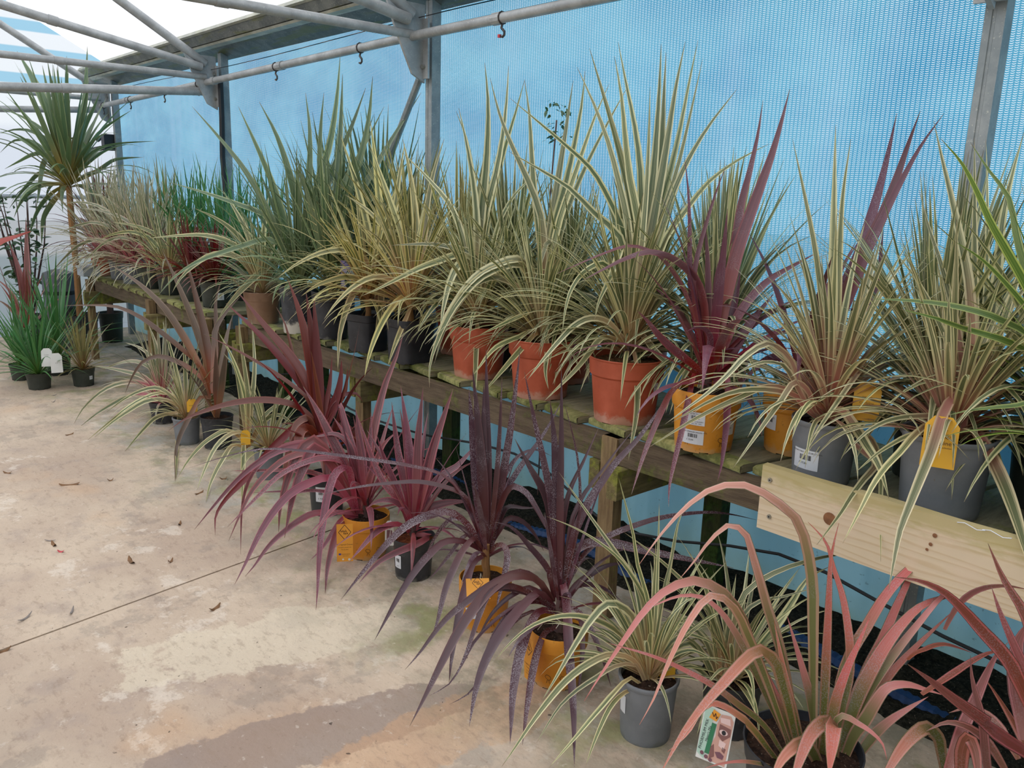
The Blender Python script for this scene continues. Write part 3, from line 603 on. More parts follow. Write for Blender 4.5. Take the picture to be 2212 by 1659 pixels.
TR.update({
'F7':[(38,[-5,-2,292,-39,-2,443,-71,-1,594,-101,2,744,-130,6,893]),(34,[-3,1,292,-28,7,465,-55,11,635,-85,11,804,-115,10,971]),(28,[0,4,292,-31,26,477,-63,47,662,-97,66,846,-130,85,1030]),(28,[-12,-3,308,-31,8,462,-51,20,615,-70,31,767,-89,43,917]),(17,[3,10,300,-3,34,464,-11,55,626,-23,72,787,-36,86,946]),(26,[9,14,292,0,50,442,-10,86,591,-19,121,740,-32,152,889,-47,181,1038]),(21,[11,17,292,-4,30,352,-18,45,413,-27,66,472,-30,92,531,-26,126,585,-13,168,633,18,219,653,58,265,629]),(21,[11,17,292,1,45,377,-6,76,461,-2,118,541,12,169,615,29,223,686,41,273,762,49,319,841]),(27,[-17,-10,308,-55,-44,386,-101,-97,438,-146,-171,425,-181,-242,388,-203,-305,332,-219,-363,271,-233,-420,209,-246,-475,146]),(17,[-15,-1,325,-55,-8,408,-103,-25,484,-170,-80,515,-239,-143,527,-304,-210,518,-369,-278,504,-433,-346,484,-495,-415,459]),(12,[-18,1,342,-90,-22,459,-177,-69,555,-283,-160,584,-388,-256,597,-494,-354,608,-601,-453,617,-706,-555,613,-803,-660,575,-896,-764,525]),(23,[-8,-8,283,-16,-43,347,-13,-97,321,1,-143,281,18,-186,241,39,-225,200,63,-259,159,87,-295,120,105,-335,84]),(24,[-12,-9,291,-45,-71,333,-74,-139,340,-84,-202,302,-86,-259,257,-83,-311,208,-77,-359,157,-69,-406,107,-60,-452,58]),(25,[-4,-6,275,2,-61,262,26,-107,219,54,-149,176,83,-188,135,114,-226,94,145,-262,54,178,-297,16,244,-354,6]),(20,[8,10,284,38,20,325,77,25,328,107,11,300,128,-14,272,146,-41,245,165,-68,219,183,-95,193,204,-118,167]),(19,[7,11,292,6,35,346,5,59,401,12,90,450,49,136,447,86,183,448]),(14,[-10,-10,283,-32,-26,321,-56,-48,351,-70,-78,321,-78,-105,285,-88,-132,251,-98,-160,217,-111,-190,185]),(20,[2,18,326,14,29,403,27,41,479,53,65,547,107,92,535,157,102,485,204,108,432,252,114,381,299,121,331]),(18,[6,16,309,2,59,356,4,107,398,33,162,374,57,200,320,74,229,256]),(16,[-17,-10,308,-53,-14,347,-91,-23,382,-137,-48,393,-169,-75,357,-192,-96,307,-210,-112,254,-225,-126,199])],
'F8':[(34,[-18,-6,292,-42,7,400,-66,18,508,-102,16,613,-157,-12,706,-210,-37,800]),(23,[-15,-2,292,-43,6,443,-72,13,594,-113,6,740,-156,-6,885,-198,-15,1029]),(35,[-12,1,292,-30,10,425,-49,19,557,-69,26,688,-92,30,818,-118,29,946]),(21,[-8,6,292,-27,16,448,-46,25,602,-63,37,755,-80,47,906,-99,56,1056]),(9,[-3,12,292,-2,35,388,-1,59,483,-5,77,578,-18,85,674,-38,85,768,-65,77,860,-95,65,950]),(17,[-5,9,292,-33,34,402,-62,59,513,-77,99,623,-72,159,726,-68,219,831]),(25,[-3,12,292,-10,37,388,-15,64,483,-8,103,573,10,152,658,33,205,738,64,266,810,88,319,890,108,371,972]),(14,[-5,9,292,-18,34,377,-33,59,462,-43,88,547,-36,133,625,-17,189,694,0,244,766,21,303,835]),(30,[-17,-15,261,-32,-63,321,-37,-127,298,-33,-185,267,-26,-240,234,-14,-290,198,3,-335,162,25,-375,124,51,-410,87,78,-443,51]),(30,[-20,-13,276,-45,-64,360,-79,-144,385,-96,-225,355,-97,-294,307,-91,-356,255,-79,-414,201,-66,-468,148,-52,-522,97,-39,-575,48]),(22,[-24,-15,284,-48,-53,351,-79,-109,389,-104,-176,372,-122,-240,345,-136,-302,313,-147,-360,278,-150,-413,236,-151,-462,193,-155,-514,153]),(28,[-9,-11,246,-16,-81,264,0,-141,232,26,-191,197,57,-237,161,90,-279,127,126,-317,95,164,-353,64,201,-389,36]),(21,[4,-15,194,10,-74,198,33,-124,172,62,-168,146,94,-210,120,126,-249,96,159,-288,74,192,-325,53,225,-362,34]),(26,[-5,-1,262,30,-23,364,94,-65,312,152,-114,263,209,-162,218,267,-208,178,322,-255,140,374,-304,106,426,-354,77]),(16,[2,3,255,49,18,271,95,19,252,136,12,227,174,2,201,210,-11,174,244,-27,147,277,-43,121]),(15,[11,3,225,75,19,241,117,-10,201,152,-45,162,183,-84,125,213,-125,90]),(10,[-20,-13,276,-55,-89,298,-75,-164,273,-86,-233,238,-90,-295,195,-81,-347,144,-76,-402,98,-91,-470,76]),(18,[-17,-15,261,-40,-69,303,-62,-124,341,-84,-184,361,-90,-240,343,-76,-281,303,-59,-319,263,-42,-355,224,-27,-394,187,-14,-434,153]),(12,[-13,-18,239,-42,-89,257,-56,-156,234,-55,-212,194,-49,-265,152,-34,-309,105,-31,-362,69,-44,-426,53]),(28,[-2,8,277,-4,31,355,-6,56,432,25,105,472,79,165,470,135,222,455,190,279,442,246,337,429,301,395,417,357,452,404]),(19,[-3,8,285,-2,45,344,1,82,403,17,131,452,45,188,485,79,248,509,115,309,530,153,371,543,194,433,551,236,495,552,281,555,542,327,614,525]),(19,[1,6,262,0,36,291,2,69,318,10,107,338,20,147,355,33,188,368,51,231,370,72,274,363]),(17,[1,6,262,-1,33,286,-2,63,309,9,99,316,25,136,307,42,171,290,58,202,265,73,231,236]),(21,[-19,-10,284,-24,-18,338,-32,-32,390,-49,-57,434,-67,-86,475,-85,-113,516,-105,-145,551,-128,-187,568]),(15,[-17,-15,261,-38,-46,304,-62,-85,333,-80,-132,320,-92,-175,297,-98,-214,266,-97,-248,231,-94,-279,194]),(14,[-15,-15,254,-43,-68,283,-66,-125,280,-75,-176,251,-76,-220,214,-70,-259,173])],
'F6':[(31,[-5,-8,203,-37,5,306,-80,5,407,-123,6,508,-160,13,612,-196,22,716]),(31,[-4,-6,203,-28,11,300,-58,23,397,-91,32,494,-125,39,592,-162,42,688]),(33,[-1,-3,203,-26,23,319,-62,35,435,-102,45,552,-143,53,668,-185,60,785]),(35,[0,-2,203,-6,19,324,-20,32,445,-33,45,566,-42,63,685,-49,81,804]),(39,[3,1,203,1,32,325,2,66,445,6,102,564,14,143,680,22,184,797]),(35,[5,4,204,-10,12,269,-2,45,327,15,85,380,34,127,430,64,176,466,84,219,516,100,259,568]),(34,[7,5,204,-5,39,250,2,88,281,20,144,294,43,201,296,68,259,292]),(25,[-6,-9,203,-28,-1,277,-77,-31,330,-126,-61,384,-167,-77,450,-203,-87,519,-238,-94,590,-272,-101,662]),(25,[-7,-11,203,-49,-17,285,-93,-25,366,-138,-36,447,-189,-54,524,-241,-75,599]),(25,[-7,-11,203,0,-8,248,-7,-25,288,-20,-51,319,-35,-82,343,-51,-119,348,-62,-156,340,-66,-190,321]),(25,[-8,-15,193,-2,-48,236,-5,-102,250,-2,-155,247,7,-204,233,22,-249,215,37,-293,196,53,-337,178]),(25,[8,0,184,77,28,198,86,-23,184,80,-88,172,75,-152,163,74,-214,148,81,-269,122,92,-322,94]),(27,[-2,-1,213,-3,40,298,-9,78,385,-20,109,474,-29,143,564,-34,182,652]),(23,[-9,-10,212,-35,-23,294,-61,-38,375,-91,-58,452,-120,-76,530,-145,-89,610]),(18,[3,1,203,-14,40,238,-32,79,274,-50,117,311,-80,145,352,-119,161,393])],
'F5':[(35,[-9,-21,188,-33,13,300,-56,48,412,-75,87,525,-92,129,637,-104,176,750,-107,233,859,-118,282,973]),(40,[-14,-27,188,-40,-16,248,-69,-6,314,-98,3,380,-131,9,446,-166,11,512,-202,13,577,-240,12,641,-253,-9,569]),(33,[-17,-30,188,-34,-27,244,-51,-22,308,-69,-17,371,-88,-14,435,-117,-23,494,-161,-58,528,-204,-108,517,-248,-158,506]),(45,[-18,-32,188,-51,-45,242,-80,-46,317,-109,-48,390,-145,-59,461,-185,-76,528,-225,-91,595,-266,-110,662,-309,-130,726]),(30,[-20,-33,188,-13,-55,302,-8,-79,413,-5,-147,405,29,-204,329,73,-250,252,120,-292,176,170,-329,103,222,-364,32,343,-438,6]),(32,[-24,-35,198,-41,-82,289,-63,-140,365,-85,-228,355,-96,-311,323,-91,-383,271,-76,-447,212,-54,-504,150,-29,-557,88,-6,-612,29]),(26,[-16,-31,184,-44,-90,199,-71,-152,207,-95,-213,206,-109,-272,183,-118,-327,151,-124,-380,117,-124,-428,77,-119,-472,33,-94,-529,6]),(28,[-22,-32,198,-36,-48,309,-54,-69,417,-99,-147,448,-140,-239,427,-170,-326,384,-184,-402,320,-196,-476,256,-207,-549,193]),(28,[-23,-34,198,-53,-57,312,-88,-87,420,-148,-167,467,-202,-263,447,-233,-349,384,-249,-422,304,-245,-480,210,-238,-534,115]),(27,[-25,-32,208,-71,-62,326,-120,-97,440,-193,-181,488,-260,-283,465,-308,-378,402,-343,-464,321,-369,-544,230,-392,-620,138]),(41,[-30,-31,228,-76,-70,328,-121,-108,427,-173,-158,515,-195,-228,445,-191,-280,346,-177,-321,244,-148,-348,139]),(41,[-29,-30,228,-65,-70,323,-100,-110,417,-143,-166,489,-142,-226,407,-130,-277,318,-108,-316,227,-83,-353,136]),(19,[-29,-30,228,-84,-57,325,-139,-86,421,-209,-141,488,-283,-228,477,-334,-307,413,-366,-373,326,-367,-411,219,-350,-430,107,-307,-455,6]),(19,[-23,-34,198,-74,-67,265,-127,-104,329,-188,-161,361,-250,-228,367,-310,-296,365,-370,-364,360,-430,-432,357]),(12,[-21,-33,192,-74,-80,266,-137,-154,288,-198,-235,287,-258,-316,284,-317,-396,278]),(33,[-12,-24,188,-24,-7,281,-38,9,374,-60,16,467,-86,17,558,-112,19,650]),(29,[-6,-18,188,-4,1,271,1,21,352,12,48,431,29,81,507,63,128,566]),(31,[-10,-22,188,-27,3,273,-43,29,359,-59,56,445,-79,77,531,-104,95,619]),(24,[-13,-33,168,-10,-96,167,9,-148,142,42,-190,110,78,-226,76,116,-261,44,158,-291,12,244,-343,6]),(18,[-21,-38,177,-24,-101,184,-6,-153,153,17,-201,120,36,-251,90,49,-305,68]),(37,[-14,-25,192,-40,-13,277,-69,-3,363,-105,-3,446,-153,-17,524,-206,-40,595])],
'F4':[(46,[-36,-18,384,-64,-8,496,-95,-3,607,-128,0,717,-164,-1,827,-203,-4,936,-247,-14,1043,-295,-30,1147]),(46,[-33,-14,384,-53,2,529,-83,7,672,-116,9,813,-149,9,954,-183,9,1095]),(30,[-31,-13,384,-68,14,518,-110,35,653,-154,53,788,-200,70,924,-247,86,1060]),(42,[-37,-20,384,-65,-7,502,-114,-20,613,-174,-47,717,-242,-88,810,-314,-135,898,-384,-179,988,-455,-224,1078]),(37,[-39,-21,384,-76,-7,497,-140,-27,598,-214,-60,690,-292,-102,776,-374,-147,858,-457,-197,937,-543,-250,1011]),(19,[-37,-20,384,-72,-14,476,-122,-28,561,-173,-43,645,-215,-46,736,-256,-47,828,-298,-50,920,-352,-69,1003]),(18,[-40,-23,384,-67,-19,482,-111,-36,571,-174,-85,634,-241,-140,689,-308,-198,739,-376,-258,786,-445,-320,829,-514,-383,870]),(23,[-30,-11,384,-36,8,465,-40,28,546,-43,50,626,-51,66,707,-61,80,788]),(32,[-28,-9,385,-33,14,459,-24,50,526,1,100,581,-2,125,654,-16,139,730]),(30,[-27,-7,385,-30,6,437,-33,19,489,-32,36,539,-14,68,577,16,107,598,51,147,604,81,166,565]),(30,[-40,-23,384,-66,-37,476,-116,-89,536,-172,-160,562,-226,-236,568,-277,-313,559,-324,-389,540,-368,-465,512,-408,-539,477,-438,-607,425]),(32,[-40,-26,373,-58,-47,469,-85,-121,443,-100,-193,382,-111,-261,319,-119,-327,254,-128,-394,191,-139,-461,130,-136,-516,60,-35,-564,6]),(37,[-38,-25,373,-44,-41,433,-56,-67,485,-66,-117,464,-56,-152,418,-36,-178,368]),(46,[-36,-15,395,-54,-5,527,-71,4,657,-89,12,786,-109,17,915,-133,19,1042]),(40,[-25,-17,351,6,-25,418,50,-40,424,100,-64,384,152,-86,344,203,-107,306,256,-127,270,309,-146,234]),(37,[-28,-9,385,-19,22,460,-10,52,536,-4,79,614,-8,97,693,-18,107,774]),(41,[-30,-19,362,-37,-62,440,-30,-117,432,11,-156,366,58,-188,301,106,-218,237]),(32,[-23,-7,373,-4,35,414,22,80,441,57,117,410,79,129,354,93,131,293]),(32,[-40,-26,373,-80,-74,397,-101,-121,362,-101,-153,304,-91,-175,241,-79,-195,178])],
'F9':[(12,[8,-2,167,-2,3,262,-13,8,356,-34,2,448,-61,-14,536,-80,-20,626,-105,-33,715,-130,-46,802]),(15,[7,-3,167,-17,8,265,-43,19,364,-80,14,458,-136,-16,539,-194,-48,618,-251,-80,697,-309,-112,777]),(11,[9,-1,167,-3,15,277,-15,31,387,-29,43,497,-44,55,606,-60,66,714]),(13,[10,0,167,1,18,246,-8,36,325,-16,56,403,-18,81,481,-24,102,559,-30,124,637,-26,155,713]),(11,[10,0,167,0,21,265,-10,43,362,-17,67,459,-19,97,555,-24,124,651]),(13,[7,-4,167,-8,4,249,-22,11,331,-41,13,412,-77,-8,484,-121,-39,547,-171,-83,596,-223,-133,634,-277,-188,663]),(15,[2,-7,174,-23,-37,250,-49,-70,323,-86,-123,373,-126,-187,401,-162,-255,404,-190,-321,385,-206,-381,349,-214,-435,304]),(20,[2,-6,174,-4,-27,258,-11,-49,342,-24,-80,419,-53,-142,457,-61,-205,424,-58,-259,381,-53,-311,338,-47,-361,296,-42,-412,256]),(19,[1,-10,167,-18,-50,253,-50,-122,287,-73,-201,273,-85,-273,243,-88,-338,204,-87,-399,163,-83,-457,122,-79,-514,83]),(12,[1,-10,167,-15,-47,240,-39,-114,251,-53,-180,233,-65,-244,213,-71,-304,186,-67,-355,151,-60,-404,116]),(13,[4,-12,153,-14,-68,207,-16,-132,189,-13,-191,166,-9,-250,144,-4,-307,122,1,-363,103,6,-418,84]),(13,[5,-13,146,-6,-71,173,-7,-128,170,2,-178,157,17,-222,140,34,-264,124,52,-304,107,71,-343,92]),(13,[11,1,167,11,23,208,11,46,249,17,75,286,36,112,308,65,150,298,95,185,276,124,216,248]),(13,[11,1,167,24,26,216,42,55,259,75,93,280,114,125,265,152,152,239]),(11,[11,1,167,8,20,238,6,40,309,15,70,375,41,115,425,87,169,442])],
'F9b':[(16,[-10,-33,118,-29,-33,208,-48,-33,296,-78,-47,380,-125,-88,445,-175,-131,506,-226,-179,562,-278,-229,613]),(19,[-10,-33,118,-43,-27,225,-76,-21,332,-114,-22,438,-167,-42,535]),(17,[-10,-33,118,-16,-11,225,-21,11,331,-13,46,432,35,113,495,97,187,536,163,262,563,233,337,579]),(14,[-9,-31,119,-14,-8,218,-18,16,317,7,66,396,68,139,425,128,212,457]),(17,[-12,-35,118,-32,-36,166,-52,-37,213,-74,-41,259,-104,-56,298,-141,-87,316,-178,-123,319,-213,-161,309]),(20,[-12,-35,118,-32,-46,161,-52,-57,203,-74,-70,243,-101,-94,272,-125,-130,256,-148,-165,235,-172,-201,216]),(26,[-8,-30,119,11,12,176,29,54,234,47,96,291,65,137,349,79,176,410,94,215,470,129,269,506]),(20,[-10,-33,118,-26,-7,204,-42,19,290,-57,46,377,-70,76,464]),(17,[-13,-36,118,-36,-51,172,-58,-66,225,-84,-86,275,-118,-122,306]),(17,[-14,-37,118,-38,-59,155,-62,-81,190,-90,-113,209,-112,-151,194]),(16,[-8,-30,119,8,-1,168,26,29,214,57,68,242,95,109,257])],
'F10':[(32,[25,15,201,11,19,292,-3,23,382,-16,26,472,-30,30,561,-44,34,649,-64,29,736,-93,13,818,-141,-33,877,-196,-94,910,-242,-163,895,-273,-226,844,-293,-282,784,-308,-333,718]),(28,[-22,-27,234,-47,-42,305,-73,-58,376,-99,-76,445,-127,-95,513,-153,-112,581,-189,-146,636,-233,-197,664,-269,-256,646,-292,-308,602,-304,-352,550,-315,-394,496,-325,-436,442,-334,-476,388]),(20,[-28,-30,245,-54,-38,291,-81,-46,337,-107,-54,383,-133,-62,428,-160,-72,474,-189,-84,518,-222,-100,558,-259,-127,586,-298,-165,586,-331,-204,565,-361,-242,539]),(24,[-22,-27,234,-46,-48,312,-70,-69,389,-95,-92,465,-121,-116,538,-149,-144,609,-186,-195,641,-200,-249,593,-204,-294,536,-204,-335,478,-202,-374,420,-206,-417,366]),(32,[-4,-11,223,-15,-31,292,-25,-51,360,-37,-73,426,-49,-97,490,-71,-141,525,-84,-196,502,-91,-246,472,-98,-296,443,-102,-343,414,-104,-388,383,-102,-429,350,-99,-469,318]),(23,[1,-21,176,-20,-64,201,-36,-96,242,-50,-125,285,-65,-155,326,-82,-190,359,-99,-227,390,-115,-267,407,-120,-306,391,-116,-337,369,-118,-373,351,-123,-412,338]),(20,[2,-15,188,-29,-52,223,-52,-75,273,-80,-105,316,-110,-141,351,-140,-175,387,-170,-212,419,-201,-251,447,-232,-291,473,-263,-332,495,-294,-375,513,-325,-417,530]),(31,[-2,-12,211,-23,-9,271,-43,-5,332,-64,-2,392,-87,-1,452,-113,-3,511,-140,-7,569,-165,-8,629,-191,-11,689,-218,-15,748,-253,-42,766,-280,-82,721,-299,-116,666,-320,-152,614]),(24,[55,49,202,48,80,264,41,110,326,33,140,390,17,162,455,-6,176,520,-33,185,586,-66,187,649,-98,190,713,-145,171,759]),(24,[40,31,201,24,46,285,10,63,369,-5,79,453,-20,96,537,-35,112,622,-49,129,706,-53,157,790]),(29,[52,44,202,40,73,264,29,101,328,19,132,391,20,172,452,29,221,509,37,270,567,52,324,620,75,385,666,108,452,697,154,521,691,203,584,661,251,643,619]),(39,[70,61,191,65,92,247,61,125,303,61,160,359,66,202,412,74,246,464,87,294,513,107,348,555,141,411,577,181,475,583]),(29,[63,58,202,59,104,267,55,151,333,53,201,398,57,256,463,57,309,530,59,363,599,60,417,668,53,464,743]),(23,[71,67,203,72,110,270,75,156,337,85,208,401,100,265,461,118,325,520,138,387,579,168,456,625,206,531,661]),(24,[81,74,192,80,114,247,81,157,303,88,205,355,101,258,405,119,316,449,139,375,493,160,435,537]),(33,[77,63,174,82,77,224,89,92,273,103,113,317,114,131,363,129,153,404,161,184,416,197,212,409,233,239,400]),(27,[89,76,174,99,117,214,110,159,253,128,205,286,151,255,313,175,306,338]),(43,[42,30,190,54,8,247,67,-13,303,84,-30,357,103,-67,350,121,-105,340,139,-143,332,157,-181,324]),(37,[64,50,179,66,35,238,68,18,296,59,-15,341,52,-64,331,56,-105,310,64,-142,288,74,-178,267,85,-211,246]),(34,[53,29,155,48,-2,207,43,-34,257,34,-74,296,30,-123,295,32,-168,287,40,-207,276,48,-245,265]),(35,[254,265,182,247,247,237,239,227,290,220,188,322,207,140,309,201,97,288,199,58,265,198,20,241,200,-15,217]),(18,[55,49,202,55,44,252,55,39,302,71,47,337,105,60,329,137,70,317,166,74,298,185,64,270]),(11,[-8,-44,140,-19,-96,200,-32,-160,239,-45,-225,268,-54,-290,288,-60,-353,303]),(26,[32,22,201,15,22,277,-4,20,353,-28,11,426,-53,0,499,-78,-10,571]),(24,[-8,-23,199,-29,-28,264,-52,-36,329,-80,-51,389,-110,-68,448,-142,-89,505]),(28,[44,36,202,42,51,280,41,68,359,46,91,434,56,117,507,65,144,580]),(21,[12,0,200,-13,-5,269,-38,-10,339,-62,-14,408,-85,-17,478,-107,-19,548])],
'F11':[(39,[-30,11,389,-63,-62,441,-93,-133,493,-122,-203,545,-149,-270,597,-174,-335,649,-196,-397,701,-218,-460,750]),(33,[-69,-12,450,-94,-22,502,-119,-31,554,-145,-43,605,-176,-62,650,-211,-87,691,-245,-110,732,-280,-138,770,-319,-173,793,-359,-215,801]),(28,[-59,18,500,-96,30,567,-134,42,636,-174,52,706,-224,49,769,-269,54,840]),(21,[-87,-12,509,-117,2,554,-147,14,600,-181,24,646,-214,34,693,-245,47,743]),(24,[-122,-110,337,-140,-116,378,-154,-116,422,-165,-113,465,-177,-112,509,-193,-115,552,-207,-116,594,-217,-112,638]),(28,[-202,-190,363,-207,-157,391,-211,-123,420,-214,-87,449,-215,-50,478,-216,-12,508,-217,27,538,-216,67,568,-208,113,593]),(16,[-272,-204,551,-259,-154,564,-245,-103,578,-231,-51,592,-214,2,602,-191,58,601]),(14,[-265,-148,691,-270,-103,707,-272,-57,722,-268,-5,731,-258,51,732,-244,108,725,-228,165,711,-210,222,692]),(11,[-307,-217,624,-308,-175,624,-305,-130,618,-302,-84,612,-296,-38,601,-289,8,582,-281,54,560,-272,99,537]),(30,[-176,-171,335,-177,-177,376,-178,-183,417,-179,-189,458,-172,-189,493,-154,-194,474,-141,-207,451,-130,-222,428,-120,-238,405]),(45,[-101,-45,458,-126,-1,489,-152,43,521,-178,88,556,-195,144,593,-194,218,626]),(21,[-104,-62,418,-130,-52,440,-156,-43,462,-188,-42,478,-223,-51,477,-255,-64,453]),(21,[-110,-82,378,-136,-84,412,-165,-90,444,-200,-106,465,-236,-131,468,-266,-158,441])],
'B13':[(24,[34,25,190,34,-1,254,38,-22,316,25,-73,347,26,-133,310,36,-184,267,46,-234,226,54,-286,187,62,-338,149,70,-388,113,79,-438,78,93,-482,43,108,-524,9,123,-566,-24]),(30,[43,34,191,61,4,244,106,-23,215,146,-59,181,184,-97,148,219,-137,116,252,-179,85,283,-222,55,313,-267,28,342,-312,2]),(17,[35,27,196,13,-20,252,-15,-90,266,-29,-158,240,-35,-219,203,-42,-281,170,-43,-339,133,-39,-391,93,-35,-442,55,-31,-493,18]),(14,[34,27,196,20,-10,248,-3,-62,282,-27,-125,288,-50,-189,290,-69,-251,284,-83,-311,267,-90,-366,242,-94,-419,214]),(13,[34,27,196,12,-19,220,-10,-67,237,-30,-118,239,-48,-168,232,-61,-217,217,-72,-264,200,-80,-309,179,-87,-353,158]),(25,[36,33,209,25,40,321,11,44,432,-5,45,542,-27,40,650,-56,24,755,-86,7,858,-117,-12,960,-147,-29,1061]),(19,[37,34,209,14,77,371,-18,109,534,-53,139,699,-88,169,864,-124,200,1031]),(26,[38,36,209,27,82,326,15,128,445,2,173,564,-15,214,686,-35,252,809,-45,301,932,-50,356,1055]),(14,[38,35,209,25,80,322,8,121,437,-12,159,554,-36,193,672,-63,224,791,-92,254,912,-123,282,1034]),(19,[34,31,209,10,47,307,-15,62,404,-45,70,502,-81,71,597,-120,70,693,-162,64,787,-200,64,884]),(18,[34,31,209,-1,49,317,-42,60,425,-96,55,527,-156,41,626,-227,12,714]),(18,[39,37,209,45,63,335,51,90,459,59,118,580,68,146,699,75,172,818])],
'B14':[(19,[-97,-40,469,-132,-61,539,-167,-83,608,-203,-105,676,-240,-130,742,-277,-155,808,-310,-175,878,-346,-197,944,-389,-232,1000]),(17,[-99,-38,480,-139,-43,553,-180,-49,627,-219,-52,702,-252,-46,782,-282,-37,864,-331,-55,930,-380,-71,1000]),(17,[-93,-35,469,-141,-66,515,-192,-101,555,-245,-144,580,-299,-191,597,-353,-241,607,-407,-292,610,-460,-344,610]),(16,[-91,-37,458,-132,-75,487,-174,-115,512,-217,-159,530,-259,-203,545,-301,-246,564,-344,-290,580,-386,-335,593]),(11,[-88,-45,425,-120,-82,395,-155,-119,370,-196,-158,360,-237,-198,350,-276,-237,334]),(14,[-97,-40,469,-141,-62,535,-185,-86,600,-233,-115,660,-284,-149,716,-339,-192,758])],
'B12':[(17,[11,0,184,2,-9,275,-6,-18,366,-14,-27,455,-28,-43,541,-45,-65,625]),(21,[12,1,184,-19,45,351,-52,86,520,-87,127,691,-120,170,864,-143,224,1037]),(25,[11,0,184,-15,18,363,-43,35,541,-71,51,718,-98,68,894,-124,84,1068]),(21,[10,-1,184,-20,5,357,-57,3,528,-97,-4,696,-143,-19,860,-191,-36,1022]),(19,[9,-2,184,-25,-73,238,-40,-114,318,-56,-157,394,-86,-226,438,-105,-309,408,-111,-383,360,-119,-459,317,-131,-536,281,-142,-611,247]),(16,[9,-2,184,-12,-68,221,-24,-117,276,-33,-163,332,-44,-214,382,-62,-284,396,-73,-355,383,-78,-423,362]),(15,[9,-2,184,-25,-74,226,-55,-133,291,-89,-214,307,-115,-299,284,-138,-381,259,-158,-462,231,-175,-540,200,-190,-616,169]),(16,[8,-2,188,-19,-66,249,-52,-146,286,-84,-230,303,-112,-316,305,-133,-400,290,-148,-480,265,-161,-558,239]),(16,[9,-2,184,-8,-64,229,-14,-105,295,-27,-166,327,-23,-233,287,-18,-299,247,-12,-363,209,-5,-427,173,1,-489,137]),(14,[29,52,275,62,58,347,81,37,382,79,-39,329,79,-113,276,79,-185,225,83,-253,173,89,-319,122]),(25,[14,2,180,33,-19,230,68,-36,240,108,-59,218,147,-84,196,184,-110,174,220,-135,154,254,-165,132,284,-199,110,313,-234,88]),(13,[15,4,184,75,14,184,133,15,167,176,-9,124,207,-49,77,233,-94,31,259,-137,-13,285,-180,-55,311,-223,-96]),(17,[15,4,184,72,-8,158,129,-21,133,182,-37,109,186,-110,77,191,-183,47,199,-252,15,205,-322,-12,211,-392,-37]),(18,[12,1,184,7,35,306,4,71,428,9,116,547,12,158,666,10,194,788]),(17,[10,-1,184,-18,-12,283,-50,-28,380,-87,-51,472,-128,-81,561,-183,-133,629])],
'B9':[(38,[11,12,238,3,36,350,-4,61,461,-8,90,571,-8,123,680,-2,162,786,6,202,892,13,241,997,15,276,1105,15,307,1212]),(29,[7,7,238,-12,46,353,-30,87,470,-45,132,587,-59,178,705,-77,220,824,-87,270,943,-100,318,1064,-119,360,1188]),(16,[-2,-3,237,-35,-11,342,-67,-17,447,-93,-16,554,-113,-8,661,-131,2,768,-152,8,875,-178,9,980]),(16,[1,0,237,-24,-11,344,-48,-21,449,-71,-30,554,-73,-16,658,-66,8,760,-56,33,860,-42,62,957]),(28,[1,0,237,-13,-3,325,-27,-5,412,-42,-9,498,-69,-29,577,-115,-78,633,-166,-142,665,-210,-215,643,-246,-286,605,-280,-355,564]),(16,[-4,-5,237,-30,-11,329,-56,-18,419,-89,-33,507,-131,-60,587,-181,-102,654,-240,-168,680,-291,-243,652,-337,-316,614,-382,-389,575]),(27,[13,14,238,21,37,318,30,60,397,46,89,472,73,128,538,109,173,593,154,224,635,198,274,677]),(25,[-4,-5,237,-19,-41,276,-36,-83,309,-54,-124,340,-70,-164,373,-84,-200,410,-96,-233,448,-110,-271,482]),(20,[3,2,237,17,-24,295,31,-50,351,44,-78,406,41,-133,437,38,-201,426]),(21,[12,11,235,44,46,250,60,72,291,76,98,333,98,128,368,126,162,394,158,197,411,192,233,421]),(32,[11,12,238,29,58,292,36,96,355,48,137,416,64,183,473,80,229,530]),(18,[-4,-7,234,-15,-58,261,4,-104,206,25,-147,151,46,-190,98,66,-233,47,86,-276,-3,108,-317,-53,136,-351,-101]),(20,[12,11,235,59,21,249,88,-9,208,113,-43,167,138,-77,127,161,-113,89,183,-149,52,204,-186,16,222,-226,-19]),(18,[-7,-10,234,-27,-88,241,-29,-158,212,-16,-216,167,1,-271,122,19,-323,78,39,-374,35,60,-422,-8,82,-470,-49]),(29,[5,4,238,-15,6,320,-36,7,402,-60,4,483,-87,-3,562,-121,-19,638]),(28,[8,8,238,-3,19,326,-14,31,413,-25,42,501,-36,52,588,-38,72,673]),(22,[3,2,237,-13,6,348,-29,10,457,-44,14,565,-60,16,673,-81,12,779]),(29,[9,9,238,6,45,310,2,80,382,-4,113,456,-12,144,532,-24,171,608])],
'B11':[(39,[19,4,220,29,51,334,39,98,448,52,148,560,66,198,672,68,238,788,69,276,905,76,290,1022,86,290,1136]),(39,[21,6,220,38,52,337,56,98,453,72,143,569,88,187,685,108,233,798,119,273,913,136,290,1029,162,290,1140]),(28,[22,7,220,47,55,338,71,101,456,88,140,576,103,177,696,124,218,812,147,262,925,181,290,1033,238,290,1129]),(28,[20,5,220,48,46,292,76,88,363,102,127,436,124,163,511,141,194,589,134,202,675,128,209,760]),(25,[16,1,220,18,26,324,22,52,428,31,85,528,46,121,625,64,161,719]),(28,[13,-2,220,-16,-13,273,-48,-28,322,-85,-69,311,-112,-108,272,-132,-143,226]),(25,[22,7,220,29,24,264,35,40,308,43,57,352,51,75,394]),(34,[17,2,220,12,12,313,9,25,404,18,49,492,32,78,576,49,110,658])],
